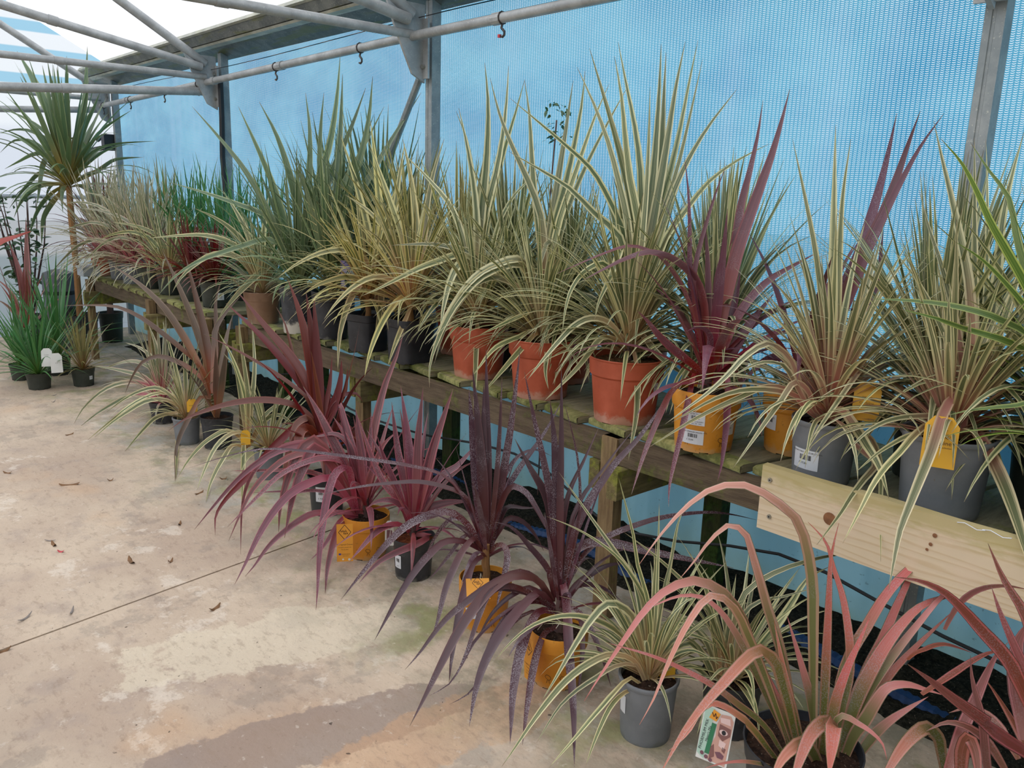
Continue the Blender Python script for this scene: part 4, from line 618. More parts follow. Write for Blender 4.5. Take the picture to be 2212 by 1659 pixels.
'B8':[(30,[7,15,300,-17,42,459,-43,67,618,-82,78,776,-134,73,930,-190,62,1083,-249,47,1234,-309,32,1385]),(30,[7,15,300,-7,37,454,-23,59,607,-49,67,758,-91,56,906,-125,56,1054,-156,57,1203,-195,49,1348]),(29,[8,16,300,-26,63,458,-61,109,617,-102,149,779,-149,183,943,-208,204,1107,-275,216,1270,-342,228,1436]),(21,[8,16,300,-5,41,492,-18,64,682,-32,86,869,-50,103,1055,-71,116,1238]),(32,[10,18,300,-9,53,458,-28,89,616,-46,125,775,-64,161,933,-87,192,1092,-112,221,1251,-139,247,1410]),(32,[10,18,300,-13,61,453,-36,104,607,-56,151,761,-73,203,916,-100,243,1073,-133,277,1232,-165,312,1391]),(32,[11,19,300,-1,56,461,-12,93,621,-22,132,781,-30,172,940,-41,209,1099,-52,246,1258,-58,289,1416]),(25,[11,19,300,-15,75,460,-40,133,622,-59,199,784,-71,272,946,-90,339,1112,-113,402,1282,-133,466,1452]),(18,[12,20,300,-2,77,515,-10,140,728,-2,219,935,-7,285,1147,-15,347,1360]),(26,[6,14,300,-18,25,452,-42,35,602,-74,36,751,-117,23,895,-164,5,1037,-219,-24,1173,-279,-61,1304]),(26,[13,22,300,8,78,503,6,140,703,15,210,899,49,304,1082,103,415,1248]),(24,[13,22,300,23,54,432,32,86,562,45,122,689,86,181,797,131,244,901,195,320,981,270,402,1044]),(23,[5,12,300,-23,23,434,-51,34,568,-86,37,701,-144,11,822,-210,-28,935,-291,-93,1023,-375,-162,1107,-459,-231,1189]),(26,[5,12,300,-21,16,432,-47,20,563,-84,10,690,-159,-56,776,-233,-121,865,-314,-202,930,-396,-285,991]),(29,[5,12,300,1,-1,371,-2,-14,442,-5,-28,512,-7,-41,580,-13,-60,645,-3,-103,585,6,-148,526,14,-193,469,31,-229,409]),(20,[15,14,274,61,-17,226,101,-54,177,139,-95,130,174,-137,84,206,-183,40,236,-230,-2,266,-276,-43]),(19,[8,6,274,-11,-54,317,-26,-124,325,-20,-186,283,-12,-247,240,-7,-309,202,-3,-372,167,1,-434,133]),(22,[14,19,292,33,23,336,71,25,314,109,24,283,149,27,258,190,33,236,232,40,217,274,48,200]),(22,[4,5,283,-13,-42,339,-32,-95,387,-55,-165,398,-66,-234,373,-66,-296,332,-63,-355,290,-58,-413,247,-51,-469,204]),(22,[4,9,291,-7,-4,375,-19,-18,458,-38,-41,536,-73,-88,596,-100,-158,565,-106,-215,501,-93,-255,426,-71,-286,351]),(31,[16,22,292,29,32,362,43,42,430,67,62,492,122,92,485,170,99,433,209,92,373,236,72,310,261,50,247])],
'B7':[(28,[-13,1,294,-48,33,439,-88,61,584,-137,77,730,-187,93,876,-233,115,1025,-278,138,1174,-332,151,1324]),(30,[-10,4,295,-38,41,439,-66,79,584,-92,118,730,-114,163,877,-135,208,1024,-157,253,1173,-180,298,1322]),(31,[-9,5,295,-27,38,447,-45,71,600,-56,111,751,-56,161,900,-63,206,1050,-73,247,1202,-92,279,1354]),(27,[-8,7,295,-10,29,445,-12,52,593,-7,82,739,11,123,879,28,165,1017,47,206,1154,72,254,1286]),(29,[-13,1,294,-31,20,447,-50,37,600,-81,40,750,-135,13,890,-197,-24,1024,-254,-54,1161,-299,-70,1303]),(23,[-6,8,295,-10,42,448,-13,76,600,-9,118,750,8,171,893,32,231,1032,60,295,1168,91,360,1301]),(19,[-5,3,276,37,-19,268,79,-48,239,117,-81,210,151,-118,182,186,-154,155,226,-185,129,268,-212,105]),(21,[-12,-2,281,-13,-60,280,-13,-120,260,-14,-182,246,-13,-241,230,-3,-295,202,12,-345,169,27,-393,138]),(21,[-9,-1,275,5,-56,262,20,-116,231,36,-175,201,52,-233,171,69,-290,142,87,-346,114,104,-402,87]),(19,[-9,15,324,-9,-31,368,-15,-107,348,-20,-180,327,-23,-253,305,-25,-324,284]),(27,[-11,7,304,-9,15,388,-8,24,472,-7,32,554,-7,38,637,-11,12,637,0,-25,559,5,-67,485]),(33,[-17,-1,304,-27,-12,382,-36,-23,460,-47,-38,536,-77,-86,573,-109,-157,554,-135,-225,522,-149,-286,472,-154,-339,414,-155,-389,354,-151,-435,290,-161,-491,243]),(30,[-17,-1,304,-30,-20,392,-44,-40,478,-64,-72,553,-101,-153,541,-129,-231,504,-142,-300,447,-145,-362,382,-140,-415,312,-129,-463,238,-110,-503,163,-77,-528,87]),(23,[-17,-1,304,-43,-39,389,-75,-87,465,-119,-164,497,-151,-247,469,-158,-316,402,-156,-378,329,-142,-428,250,-122,-473,169]),(23,[-7,11,304,38,41,378,95,77,435,173,117,427,242,127,369,301,122,300]),(23,[-4,11,295,54,45,339,122,75,341,184,81,290,238,74,230,288,64,170])],
'B6':[(36,[-14,-8,286,-32,11,450,-49,30,613,-61,54,775,-72,80,936,-87,100,1096,-108,113,1255,-139,115,1412]),(32,[-13,-7,286,-29,15,450,-43,38,612,-47,73,771,-41,117,928,-44,152,1086,-54,179,1244,-70,199,1402]),(30,[-11,-5,286,-42,35,439,-71,77,593,-95,125,746,-112,181,900,-125,241,1053,-134,305,1206,-146,367,1362]),(28,[-15,-10,286,-30,2,421,-45,13,554,-62,23,687,-82,27,818,-108,25,948,-139,16,1075,-183,-11,1194]),(30,[-17,-11,286,-33,4,476,-50,18,664,-78,19,849,-116,7,1030,-160,-13,1206]),(34,[-17,-11,286,-18,-23,369,-19,-34,451,-21,-47,531,-30,-101,516,-21,-153,448,-1,-194,376,24,-230,304,52,-261,231]),(28,[-15,-10,286,-29,-3,382,-42,4,477,-54,8,561,-115,-62,585,-175,-135,600,-233,-211,598,-289,-288,591]),(30,[-17,-11,286,-30,-21,385,-43,-30,483,-65,-58,558,-109,-145,532,-148,-230,498,-183,-312,455,-216,-393,412,-251,-475,373]),(21,[-7,-11,255,28,-32,242,65,-64,187,102,-97,132,139,-128,79,176,-160,27,213,-192,-24,247,-226,-74]),(28,[-15,-10,286,-78,3,447,-142,14,610,-224,2,765,-336,-51,893,-454,-116,1010]),(26,[-10,-3,286,-17,42,430,-24,87,574,-26,138,716,-2,213,845,53,312,942]),(25,[-13,-14,265,-30,-55,337,-56,-117,375,-71,-192,340,-67,-254,282,-57,-310,220])],
'B5':[(35,[0,8,303,-36,51,459,-77,89,617,-132,112,776,-194,126,934,-264,132,1091]),(32,[-1,7,303,-43,10,465,-91,5,624,-152,-17,777,-215,-41,928,-278,-64,1079]),(32,[2,10,304,-21,63,460,-46,114,619,-79,157,779,-101,212,939,-111,280,1097]),(32,[-3,5,303,-48,4,426,-100,-6,545,-171,-42,649,-252,-93,740,-341,-162,808]),(27,[2,2,281,-1,-52,327,12,-119,278,34,-180,224,61,-234,167,93,-285,109,129,-330,51,170,-371,-6]),(27,[-4,0,292,-11,-36,368,-32,-99,415,-56,-178,424,-67,-256,395,-68,-327,350,-61,-393,297,-48,-453,240]),(22,[3,4,281,39,-51,230,74,-105,181,111,-158,133,149,-208,85,189,-257,38])],
'B4':[(37,[32,39,289,-2,83,469,-46,116,650,-104,135,831,-163,151,1013,-225,165,1195]),(34,[30,37,289,-23,51,458,-83,58,626,-153,53,791,-227,42,955,-305,28,1118]),(34,[33,40,289,30,91,445,23,137,602,6,172,760,-10,208,919,-22,249,1077]),(31,[28,35,289,20,16,389,4,-13,483,-38,-90,525,-78,-179,523,-108,-268,492,-130,-353,446,-146,-433,390]),(29,[32,35,277,33,13,370,22,-61,351,34,-127,279,62,-179,199,96,-224,118,139,-259,37,185,-290,-43]),(29,[34,37,277,75,35,362,131,0,303,183,-42,232,232,-89,163,278,-138,97]),(29,[27,33,289,9,-24,360,-16,-103,392,-36,-191,378,-49,-277,348,-51,-357,303])],
'B2':[(40,[-3,10,319,-27,23,529,-58,29,737,-109,8,936,-172,-28,1128,-250,-87,1306]),(43,[1,14,319,-3,71,576,0,134,830,18,211,1078,14,264,1329,-5,302,1580]),(41,[2,16,319,-26,94,544,-47,181,767,-46,289,983,-45,398,1202,-53,499,1426]),(36,[-7,6,319,-100,1,517,-196,-5,717,-301,-24,912,-416,-54,1104,-533,-88,1295]),(36,[-1,12,319,-48,67,530,-97,120,742,-150,169,956,-212,208,1173,-291,228,1389]),(38,[4,18,319,29,103,524,57,191,725,98,290,919,138,389,1112,174,482,1307]),(33,[-8,4,319,-123,-39,526,-240,-84,733,-367,-144,930,-509,-227,1109,-656,-319,1282]),(32,[-8,4,319,-46,-35,456,-108,-121,536,-169,-246,499,-226,-369,453,-279,-490,400,-314,-602,320,-329,-698,215]),(33,[-8,4,319,-104,-18,499,-222,-73,656,-373,-195,728,-526,-325,787,-681,-458,838])],
'B3':[(39,[-9,1,342,-47,48,567,-86,95,792,-125,141,1017,-168,184,1244,-214,223,1472]),(40,[-8,3,342,-38,73,566,-63,150,790,-70,246,1010,-96,322,1237,-142,378,1471]),(37,[-6,5,342,-4,85,563,11,179,777,46,291,981,86,407,1181,146,515,1377]),(34,[-11,-1,342,-67,19,546,-123,38,749,-185,51,953,-230,85,1159,-264,130,1366]),(34,[-4,7,343,0,76,497,9,150,650,41,246,786,91,355,907,147,469,1021])],
'B1':[(37,[-21,-16,223,-31,10,365,-41,35,506,-50,62,646,-56,90,786]),(34,[-26,-19,228,-55,-53,320,-92,-101,398,-141,-180,424,-182,-266,403,-206,-345,346,-220,-418,277,-216,-475,193]),(34,[-26,-19,228,-62,-43,339,-105,-78,442,-170,-152,501,-238,-241,528,-302,-335,527,-365,-431,517,-426,-526,504]),(31,[-26,-19,228,-52,-36,355,-85,-61,476,-140,-121,571,-206,-201,641,-274,-291,691]),(37,[-17,-11,223,35,35,316,73,62,398,56,-23,331,45,-105,260,37,-184,186,35,-257,108,40,-324,23]),(35,[-24,-17,228,-73,-9,352,-125,-4,475,-192,-19,591,-269,-46,700,-349,-80,805]),(35,[-20,-13,229,-32,34,343,-42,83,457,-46,138,568,-40,202,676])],
'F2c':[(40,[-50,-11,332,-98,-41,469,-153,-80,599,-212,-126,725,-275,-179,844,-346,-247,947,-423,-327,1035,-504,-415,1107]),(38,[-48,-8,332,-123,2,509,-214,-7,681,-314,-28,850,-419,-55,1016,-528,-86,1182]),(41,[-46,-6,332,-105,16,499,-175,24,664,-254,23,828,-334,20,993,-416,16,1159]),(37,[-44,-4,332,-68,22,459,-91,49,587,-119,69,714,-102,135,825,-66,217,922]),(28,[-50,-11,332,-94,-36,483,-176,-116,593,-261,-205,693,-347,-296,786,-437,-403,850,-526,-527,859,-612,-653,855]),(29,[-48,-8,332,-75,31,470,-104,68,609,-148,88,748,-192,109,888,-206,162,1026]),(26,[-47,-16,304,-77,-36,407,-130,-92,481,-189,-164,531,-250,-243,559,-294,-328,521,-304,-390,436,-298,-439,341]),(26,[-43,-12,304,-66,-68,312,-61,-120,239,-53,-171,164,-43,-218,89,-19,-253,8,248,-353,6,496,-445,6])],
'F3':[(23,[-80,-89,170,-94,-77,307,-115,-72,441,-152,-88,570,-198,-115,693,-252,-155,808]),(24,[-78,-87,170,-110,-52,305,-144,-17,441,-178,16,578,-223,38,715,-275,53,853]),(23,[-78,-87,170,-113,-83,277,-149,-78,385,-186,-76,491,-228,-79,597,-294,-118,680]),(23,[-76,-85,170,-89,-72,319,-104,-62,467,-129,-63,613,-156,-68,757,-176,-65,901]),(23,[-81,-91,170,-97,-129,237,-118,-186,271,-132,-252,248,-137,-314,212,-133,-370,167,-124,-421,117,-109,-467,63]),(23,[-80,-89,170,-79,-105,251,-96,-166,257,-103,-229,221,-94,-281,170,-74,-324,111,-53,-364,53,3,-414,6]),(23,[-76,-88,163,-48,-121,198,12,-154,132,71,-186,69,131,-218,7,332,-310,6]),(23,[-74,-83,170,-58,-47,257,-37,-5,339,4,51,403,50,110,461,87,164,529]),(23,[-80,-92,163,-87,-167,192,-62,-234,137,-29,-295,78,11,-348,17,194,-440,6]),(23,[-74,-83,170,-62,-41,241,-49,3,311,-11,62,348,42,112,311,78,132,238])],
'C0':[(94,[-3,10,1590,-64,8,1766,-126,3,1942,-203,-19,2110,-295,-63,2267,-385,-103,2427,-476,-146,2585,-572,-196,2739]),(86,[2,16,1590,-65,20,1768,-134,20,1946,-218,4,2118,-318,-36,2278,-432,-97,2422]),(52,[17,32,1590,-59,73,1837,-91,160,2078,-134,237,2324,-204,286,2576,-275,334,2829]),(51,[19,36,1591,20,75,1756,21,116,1921,37,171,2080,71,243,2231,95,306,2386]),(30,[23,33,1570,64,101,1730,106,170,1888,169,257,2029,266,369,2135,369,485,2230]),(26,[23,33,1570,33,129,1732,66,244,1874,154,392,1931,254,542,1956,358,693,1972]),(34,[-7,3,1581,-52,-19,1765,-113,-65,1934,-205,-160,2061,-308,-279,2151,-414,-412,2214]),(39,[-10,-1,1581,-103,-24,1742,-202,-56,1898,-334,-143,2001,-476,-263,2041,-606,-396,2003]),(38,[-11,-5,1572,-74,-54,1695,-140,-109,1812,-215,-214,1816,-276,-328,1747,-335,-440,1675]),(51,[-9,4,1589,-21,-12,1694,-33,-29,1797,-54,-80,1830,-69,-159,1760,-41,-202,1655,-3,-235,1548,36,-266,1442,70,-301,1342]),(39,[-10,-5,1568,-116,-82,1643,-218,-179,1645,-282,-267,1546,-336,-349,1436,-384,-427,1321]),(39,[-5,-4,1556,-102,-99,1555,-194,-195,1534,-262,-283,1460,-307,-355,1358,-329,-407,1239]),(51,[25,42,1591,26,93,1689,27,143,1788,-2,162,1893,-78,119,1967,-160,41,1965]),(34,[-13,-4,1581,-106,-60,1711,-202,-120,1838,-311,-207,1932,-422,-327,1933,-487,-435,1820]),(34,[29,39,1570,86,145,1634,141,249,1703,189,350,1783,262,461,1810,340,572,1820]),(38,[-5,-4,1556,-60,-103,1491,-96,-190,1399,-112,-260,1288,-108,-312,1166,-98,-359,1041]),(43,[-1,-2,1548,-48,-78,1456,-88,-149,1357,-112,-206,1246,-105,-233,1122,-90,-251,998])],
'N1':[(82,[4,6,606,37,70,746,70,132,884,103,194,1021,134,255,1156,166,314,1290,206,381,1415,298,481,1473]),(47,[2,4,606,-44,12,819,-90,21,1031,-128,37,1242,-160,61,1452]),(48,[2,4,606,-56,39,805,-114,74,1007,-169,115,1214,-218,163,1423]),(48,[2,4,606,-81,-14,768,-165,-34,931,-264,-73,1086,-393,-158,1201]),(43,[2,4,606,-3,55,774,-9,104,943,-20,149,1112,-34,191,1282])],
'X1':[(62,[1,0,258,-47,35,507,-97,69,757,-150,97,1006,-205,125,1255]),(62,[-8,-9,258,-29,2,463,-52,10,666,-93,-5,862,-151,-42,1048]),(37,[6,6,258,10,34,395,15,63,530,36,108,660,73,167,782]),(37,[-5,-6,258,-61,-19,390,-120,-35,521,-199,-78,633,-292,-147,721])],
'S2':[(31,[-8,-4,184,-78,-35,323,-163,-89,443,-270,-193,493,-368,-312,467,-448,-427,393]),(31,[-8,-4,184,-122,-65,309,-253,-173,353,-372,-299,306,-455,-408,192,-524,-508,60]),(31,[-5,-1,184,-77,-18,349,-160,-49,506,-275,-132,617,-402,-254,655,-524,-388,638]),(35,[-3,2,184,-34,-2,337,-71,-12,487,-134,-59,618,-218,-142,710,-311,-256,740])],
'S3':[(30,[-2,1,179,-67,-35,305,-151,-108,391,-241,-220,380,-298,-321,294,-336,-409,183]),(30,[1,4,179,-70,-6,333,-160,-41,473,-279,-128,561,-406,-238,604,-531,-358,613])],
'S4':[(32,[-1,2,179,-68,-28,304,-147,-78,413,-246,-171,460,-339,-279,445,-418,-386,387]),(32,[1,5,180,-25,-4,308,-67,-35,424,-138,-117,488,-212,-212,520,-285,-314,533])],
'F2a':[(29,[4,1,142,-49,-3,255,-115,-26,358,-209,-101,399,-296,-192,375,-376,-282,327]),(29,[2,-1,142,-65,-32,229,-149,-100,263,-231,-182,254,-303,-263,213,-360,-338,144,-406,-404,61,-269,-495,6]),(28,[4,1,142,-41,-32,241,-100,-91,313,-166,-173,343,-233,-257,365,-299,-343,380]),(32,[6,4,142,-23,8,244,-55,9,346,-107,-17,434,-176,-70,496,-249,-140,527]),(35,[4,1,142,-19,7,248,-43,13,354,-71,13,458,-105,5,560,-147,-12,658]),(28,[2,-1,142,-93,-77,187,-179,-169,165,-253,-258,105,-320,-345,34,-185,-474,6])],
'F2b':[(23,[-4,5,197,-56,-31,286,-123,-105,311,-182,-189,279,-229,-269,224,-270,-344,158,-308,-418,89,-344,-491,19]),(23,[-6,3,197,-68,-48,284,-138,-118,343,-203,-211,319,-254,-300,262,-296,-383,192]),(23,[-4,5,197,-45,-3,310,-86,-10,423,-127,-17,536,-170,-27,648,-213,-38,760]),(23,[-2,7,197,-42,24,314,-82,41,432,-124,57,550,-168,70,669]),(23,[-2,7,197,1,34,314,5,60,430,6,84,546,6,106,662]),(26,[-6,3,197,-82,-77,267,-154,-179,264,-207,-278,201,-253,-374,127,-289,-464,43]),(26,[-4,5,197,-33,-16,215,-26,-41,106,14,-70,6,353,-197,6,652,-309,6]),(23,[-6,3,197,-77,-67,183,-142,-137,153,-185,-196,84,-222,-250,8,-15,-373,6])],
})
CAMV = Vector((0, 0, 1.6))
def cat(P, n):
    Q = [P[0]*2-P[1]]+P+[P[-1]*2-P[-2]]; o = []; m = len(P)-1
    for i in range(n+1):
        t = i/n*m; k = min(int(t), m-1); t -= k; a, b_, c, d = Q[k:k+4]
        o.append(.5*((2*b_)+(c-a)*t+(2*a-5*b_+4*c-d)*t*t+(3*b_-a-3*c+d)*t**3))
    return o
def traced(key, sp, root):
    rr = random.Random(len(key)*7+ord(key[-1])); ro = Vector(root.location)
    for w, pts in TR.get(key, ()):
        P = [Vector(pts[i:i+3])/1000 for i in range(0, len(pts), 3)]
        n = 22 if len(P) > 8 else 14 if len(P) > 5 else 10
        P = cat(P, n); S = []
        rad = Vector((P[-1].x-P[0].x, P[-1].y-P[0].y, 0))
        if rad.length < .06: rad = Vector((rr.uniform(-1, 1), rr.uniform(-1, 1), 0))
        nat = Vector((-rad.y, rad.x, 0)).normalized(); mixf = rr.uniform(.15, .5); prev = None
        for i in range(n+1):
            T = (P[min(i+1, n)]-P[max(i-1, 0)]).normalized(); V = (P[i]+ro-CAMV).normalized()
            # the blade turns part of the way from its natural set
            sc = T.cross(V); sc = sc.normalized() if sc.length > 1e-4 else nat
            if prev is not None and sc.dot(prev) < 0: sc = -sc
            q = nat if nat.dot(sc) > 0 else -nat
            s_ = (sc*(1-mixf)+q*mixf).normalized(); S.append(s_); prev = sc
        # keep the upper face up for arching parts
        N = S[n//2].cross((P[n//2+1]-P[n//2-1]).normalized())
        if N.z < 0: S = [-q for q in S]
        Wd = [w/1000*(1.02 if sp in ('PH', 'RP') else 1.2)*wprof(i/n) for i in range(n+1)]
        link('leaf', ribbon_mesh('leaf', P, S, Wd, LM[sp]), root)

# ------------------------------------------------------------------ pots
POTM = {}
def pot_mesh(kind, d, h):
    k = (kind, round(d, 3), round(h, 3))
    if k in POTM: return POTM[k]
    r = d/2; t = .004; b = MB(); base = r*.76; sq = 0; nch = None
    if kind in ('terracotta', 'brown'):
        cz = h*.72
        pr = [(base*.5, .004), (base, .0), (base+.003, .004), (base+(r*.955-base)*.72, cz-.004), (r*.93, cz), (r*.955, cz+.004), (r*.985, h-.008), (r, h-.006), (r*1.005, h-.002), (r-.001, h), (r-t*1.6, h-.001), (r*.955-t*2, h-.03), (base-.006, .012), (.01, .012)]; nch = 6
    elif kind == 'yellow':
        cz = h*.72
        pr = [(base*.5, .004), (base*1.08, .0), (base*1.09, .004), (r*.93, cz-.006), (r*.985, cz), (r*.995, cz+.004), (r, h-.003), (r-.001, h), (r-t, h), (r*.93, h-.03), (base-.006, .012), (.01, .012)]; nch = 6
    elif kind == 'square':
        cz = h*.82; sq = 5.0; s_ = .98
        pr = [(base*.6, .004), (base*1.06, .0), (base*1.07, .005), (r*.9*s_, cz-.004), (r*.96*s_, cz), (r*s_, h-.004), (r*s_, h), (r*s_-t, h), (r*.9-t, h-.03), (base-.006, .012), (.01, .012)]; nch = 8
    elif kind == 'grey':
        pr = [(base*.6, .004), (base*1.06, .0), (base*1.08, .006), (r*.945, h-.014), (r*.985, h-.014), (r, h-.009), (r, h-.003), (r*.985, h), (r-.008, h-.002), (r*.93-t, h-.03), (base-.004, .012), (.01, .012)]
    else:
        cz = h*.8
        pr = [(base*.6, .004), (base*1.05, .0), (base*1.07, .006), (r*.915, cz-.003), (r*.95, cz), (r*.985, h-.006), (r, h-.004), (r, h), (r-t, h), (r*.92, h-.03), (base-.006, .012), (.01, .012)]; nch = 8
    b.lathe(pr, 40, sq, nch); me = b.mesh('pot', PM[kind], True); POTM[k] = (me, pr); return POTM[k]
def soil_mesh(d, z, mat, sq=False):
    r = d/2*.93; b = MB(); n = 24; vs = [(0, 0, z+.008)]
    for ri in range(1, 5):
        for k in range(n):
            a = 2*math.pi*k/n; q = r*ri/4
            if sq: q = q/(abs(math.cos(a))**5+abs(math.sin(a))**5)**.2
            vs.append((q*math.cos(a), q*math.sin(a), z+.010*noise.noise(Vector((math.cos(a)*ri*1.7, math.sin(a)*ri*1.7, z*40)))+.006*(1-ri/4)))
    fs = [(0, 1+k, 1+(k+1) % n) for k in range(n)]+[(1+r_*n+k, 1+(r_+1)*n+k, 1+(r_+1)*n+(k+1) % n, 1+r_*n+(k+1) % n) for r_ in range(3) for k in range(n)]
    return b.add(vs, fs).mesh('soil', mat, True)
def potmap(pr, ang):
    # maps (x along the wall, z up) onto the outside of a pot at bearing ang
    prof = [p for p in pr[1:]]
    def rad(z):
        for a, b_ in zip(prof, prof[1:]):
            if a[1] <= z <= b_[1] and b_[1] > a[1]: return a[0]+(b_[0]-a[0])*(z-a[1])/(b_[1]-a[1])
        return prof[-5][0]
    def f(x, z, off=.0012):
        r = rad(z)+off; a = ang+x/r; return Vector((r*math.cos(a), r*math.sin(a), z))
    return f
def sticker(root, key, pr, ang, x0, z0, w, h, lines, bars=True, tilt=0.0, name='price_sticker'):
    pm = potmap(pr, ang); ct, st = math.cos(tilt), math.sin(tilt)
    g = lambda x, y, o: pm(x0+x*ct-y*st, z0+x*st+y*ct, o)
    b = MB(); nx, ny = 8, 4
    b.add([g((i/nx-.5)*w, (j/ny-.5)*h, .0016) for i in range(nx+1) for j in range(ny+1)], [(i*(ny+1)+j, (i+1)*(ny+1)+j, (i+1)*(ny+1)+j+1, i*(ny+1)+j+1) for i in range(nx) for j in range(ny)])
    s_ = b.ob(name, M_PAPER, root)
    if lines: lettering(s_, lines, lambda x, y: g(x, y, .0024), M_INK)
    if bars:
        rr = random.Random(3); x = -w*.22; pl = []
        while x < w*.22:
            q = rr.choice((.0006, .001, .0016)); pl.append([(x, -h*.02), (x+q, -h*.02), (x+q, h*.24), (x, h*.24)]); x += q+rr.choice((.0008, .0012, .0018))
        b = MB()
        for p4 in pl: b.add([g(px, py, .0024) for px, py in p4], [(0, 1, 2, 3)])
        b.ob('barcode', M_INK, s_)
    return s_
def card(root, c, X, Y, w, h, mat, cut=.0, name='plant_tag', label=None):
    X = X.normalized(); Y = (Y-X*Y.dot(X)).normalized(); Z = X.cross(Y)
    pf = [(-w/2, -h/2), (w/2, -h/2), (w/2, h/2-cut), (w/2-cut*.8, h/2), (-w/2+cut*.8, h/2), (-w/2, h/2-cut)] if cut else [(-w/2, -h/2), (w/2, -h/2), (w/2, h/2), (-w/2, h/2)]
    o = MB().prism(pf, c, X, Y, Z, .0012).ob(name, mat, root)
    if label: o['label'] = label
    return o, flat(c, X, Y, Z*.0016)
def diamond_logo(tag_, f, cy, s):
    D = [(0, cy+s*1.25), (s, cy), (0, cy-s*1.25), (-s, cy), (0, cy+s*1.25)]
    poly_print(tag_, 'diamond_logo', stroke(D, s*.09), f, M_BROWNINK)
    sc = []
    for k, (x, y) in enumerate(((-.55, .18), (-.3, .2), (-.05, .16), (.2, .22), (-.1, -.2), (.15, -.22), (.42, -.18))):
        sc += stroke([((x-.08)*s, cy+(y+.2)*s), ((x-.02)*s, cy+(y-.14)*s), ((x+.1)*s, cy+(y+.02)*s), ((x+.02)*s, cy+(y-.12)*s)], s*.08)
    poly_print(tag_, 'logo_script', sc, f, M_BROWNINK)

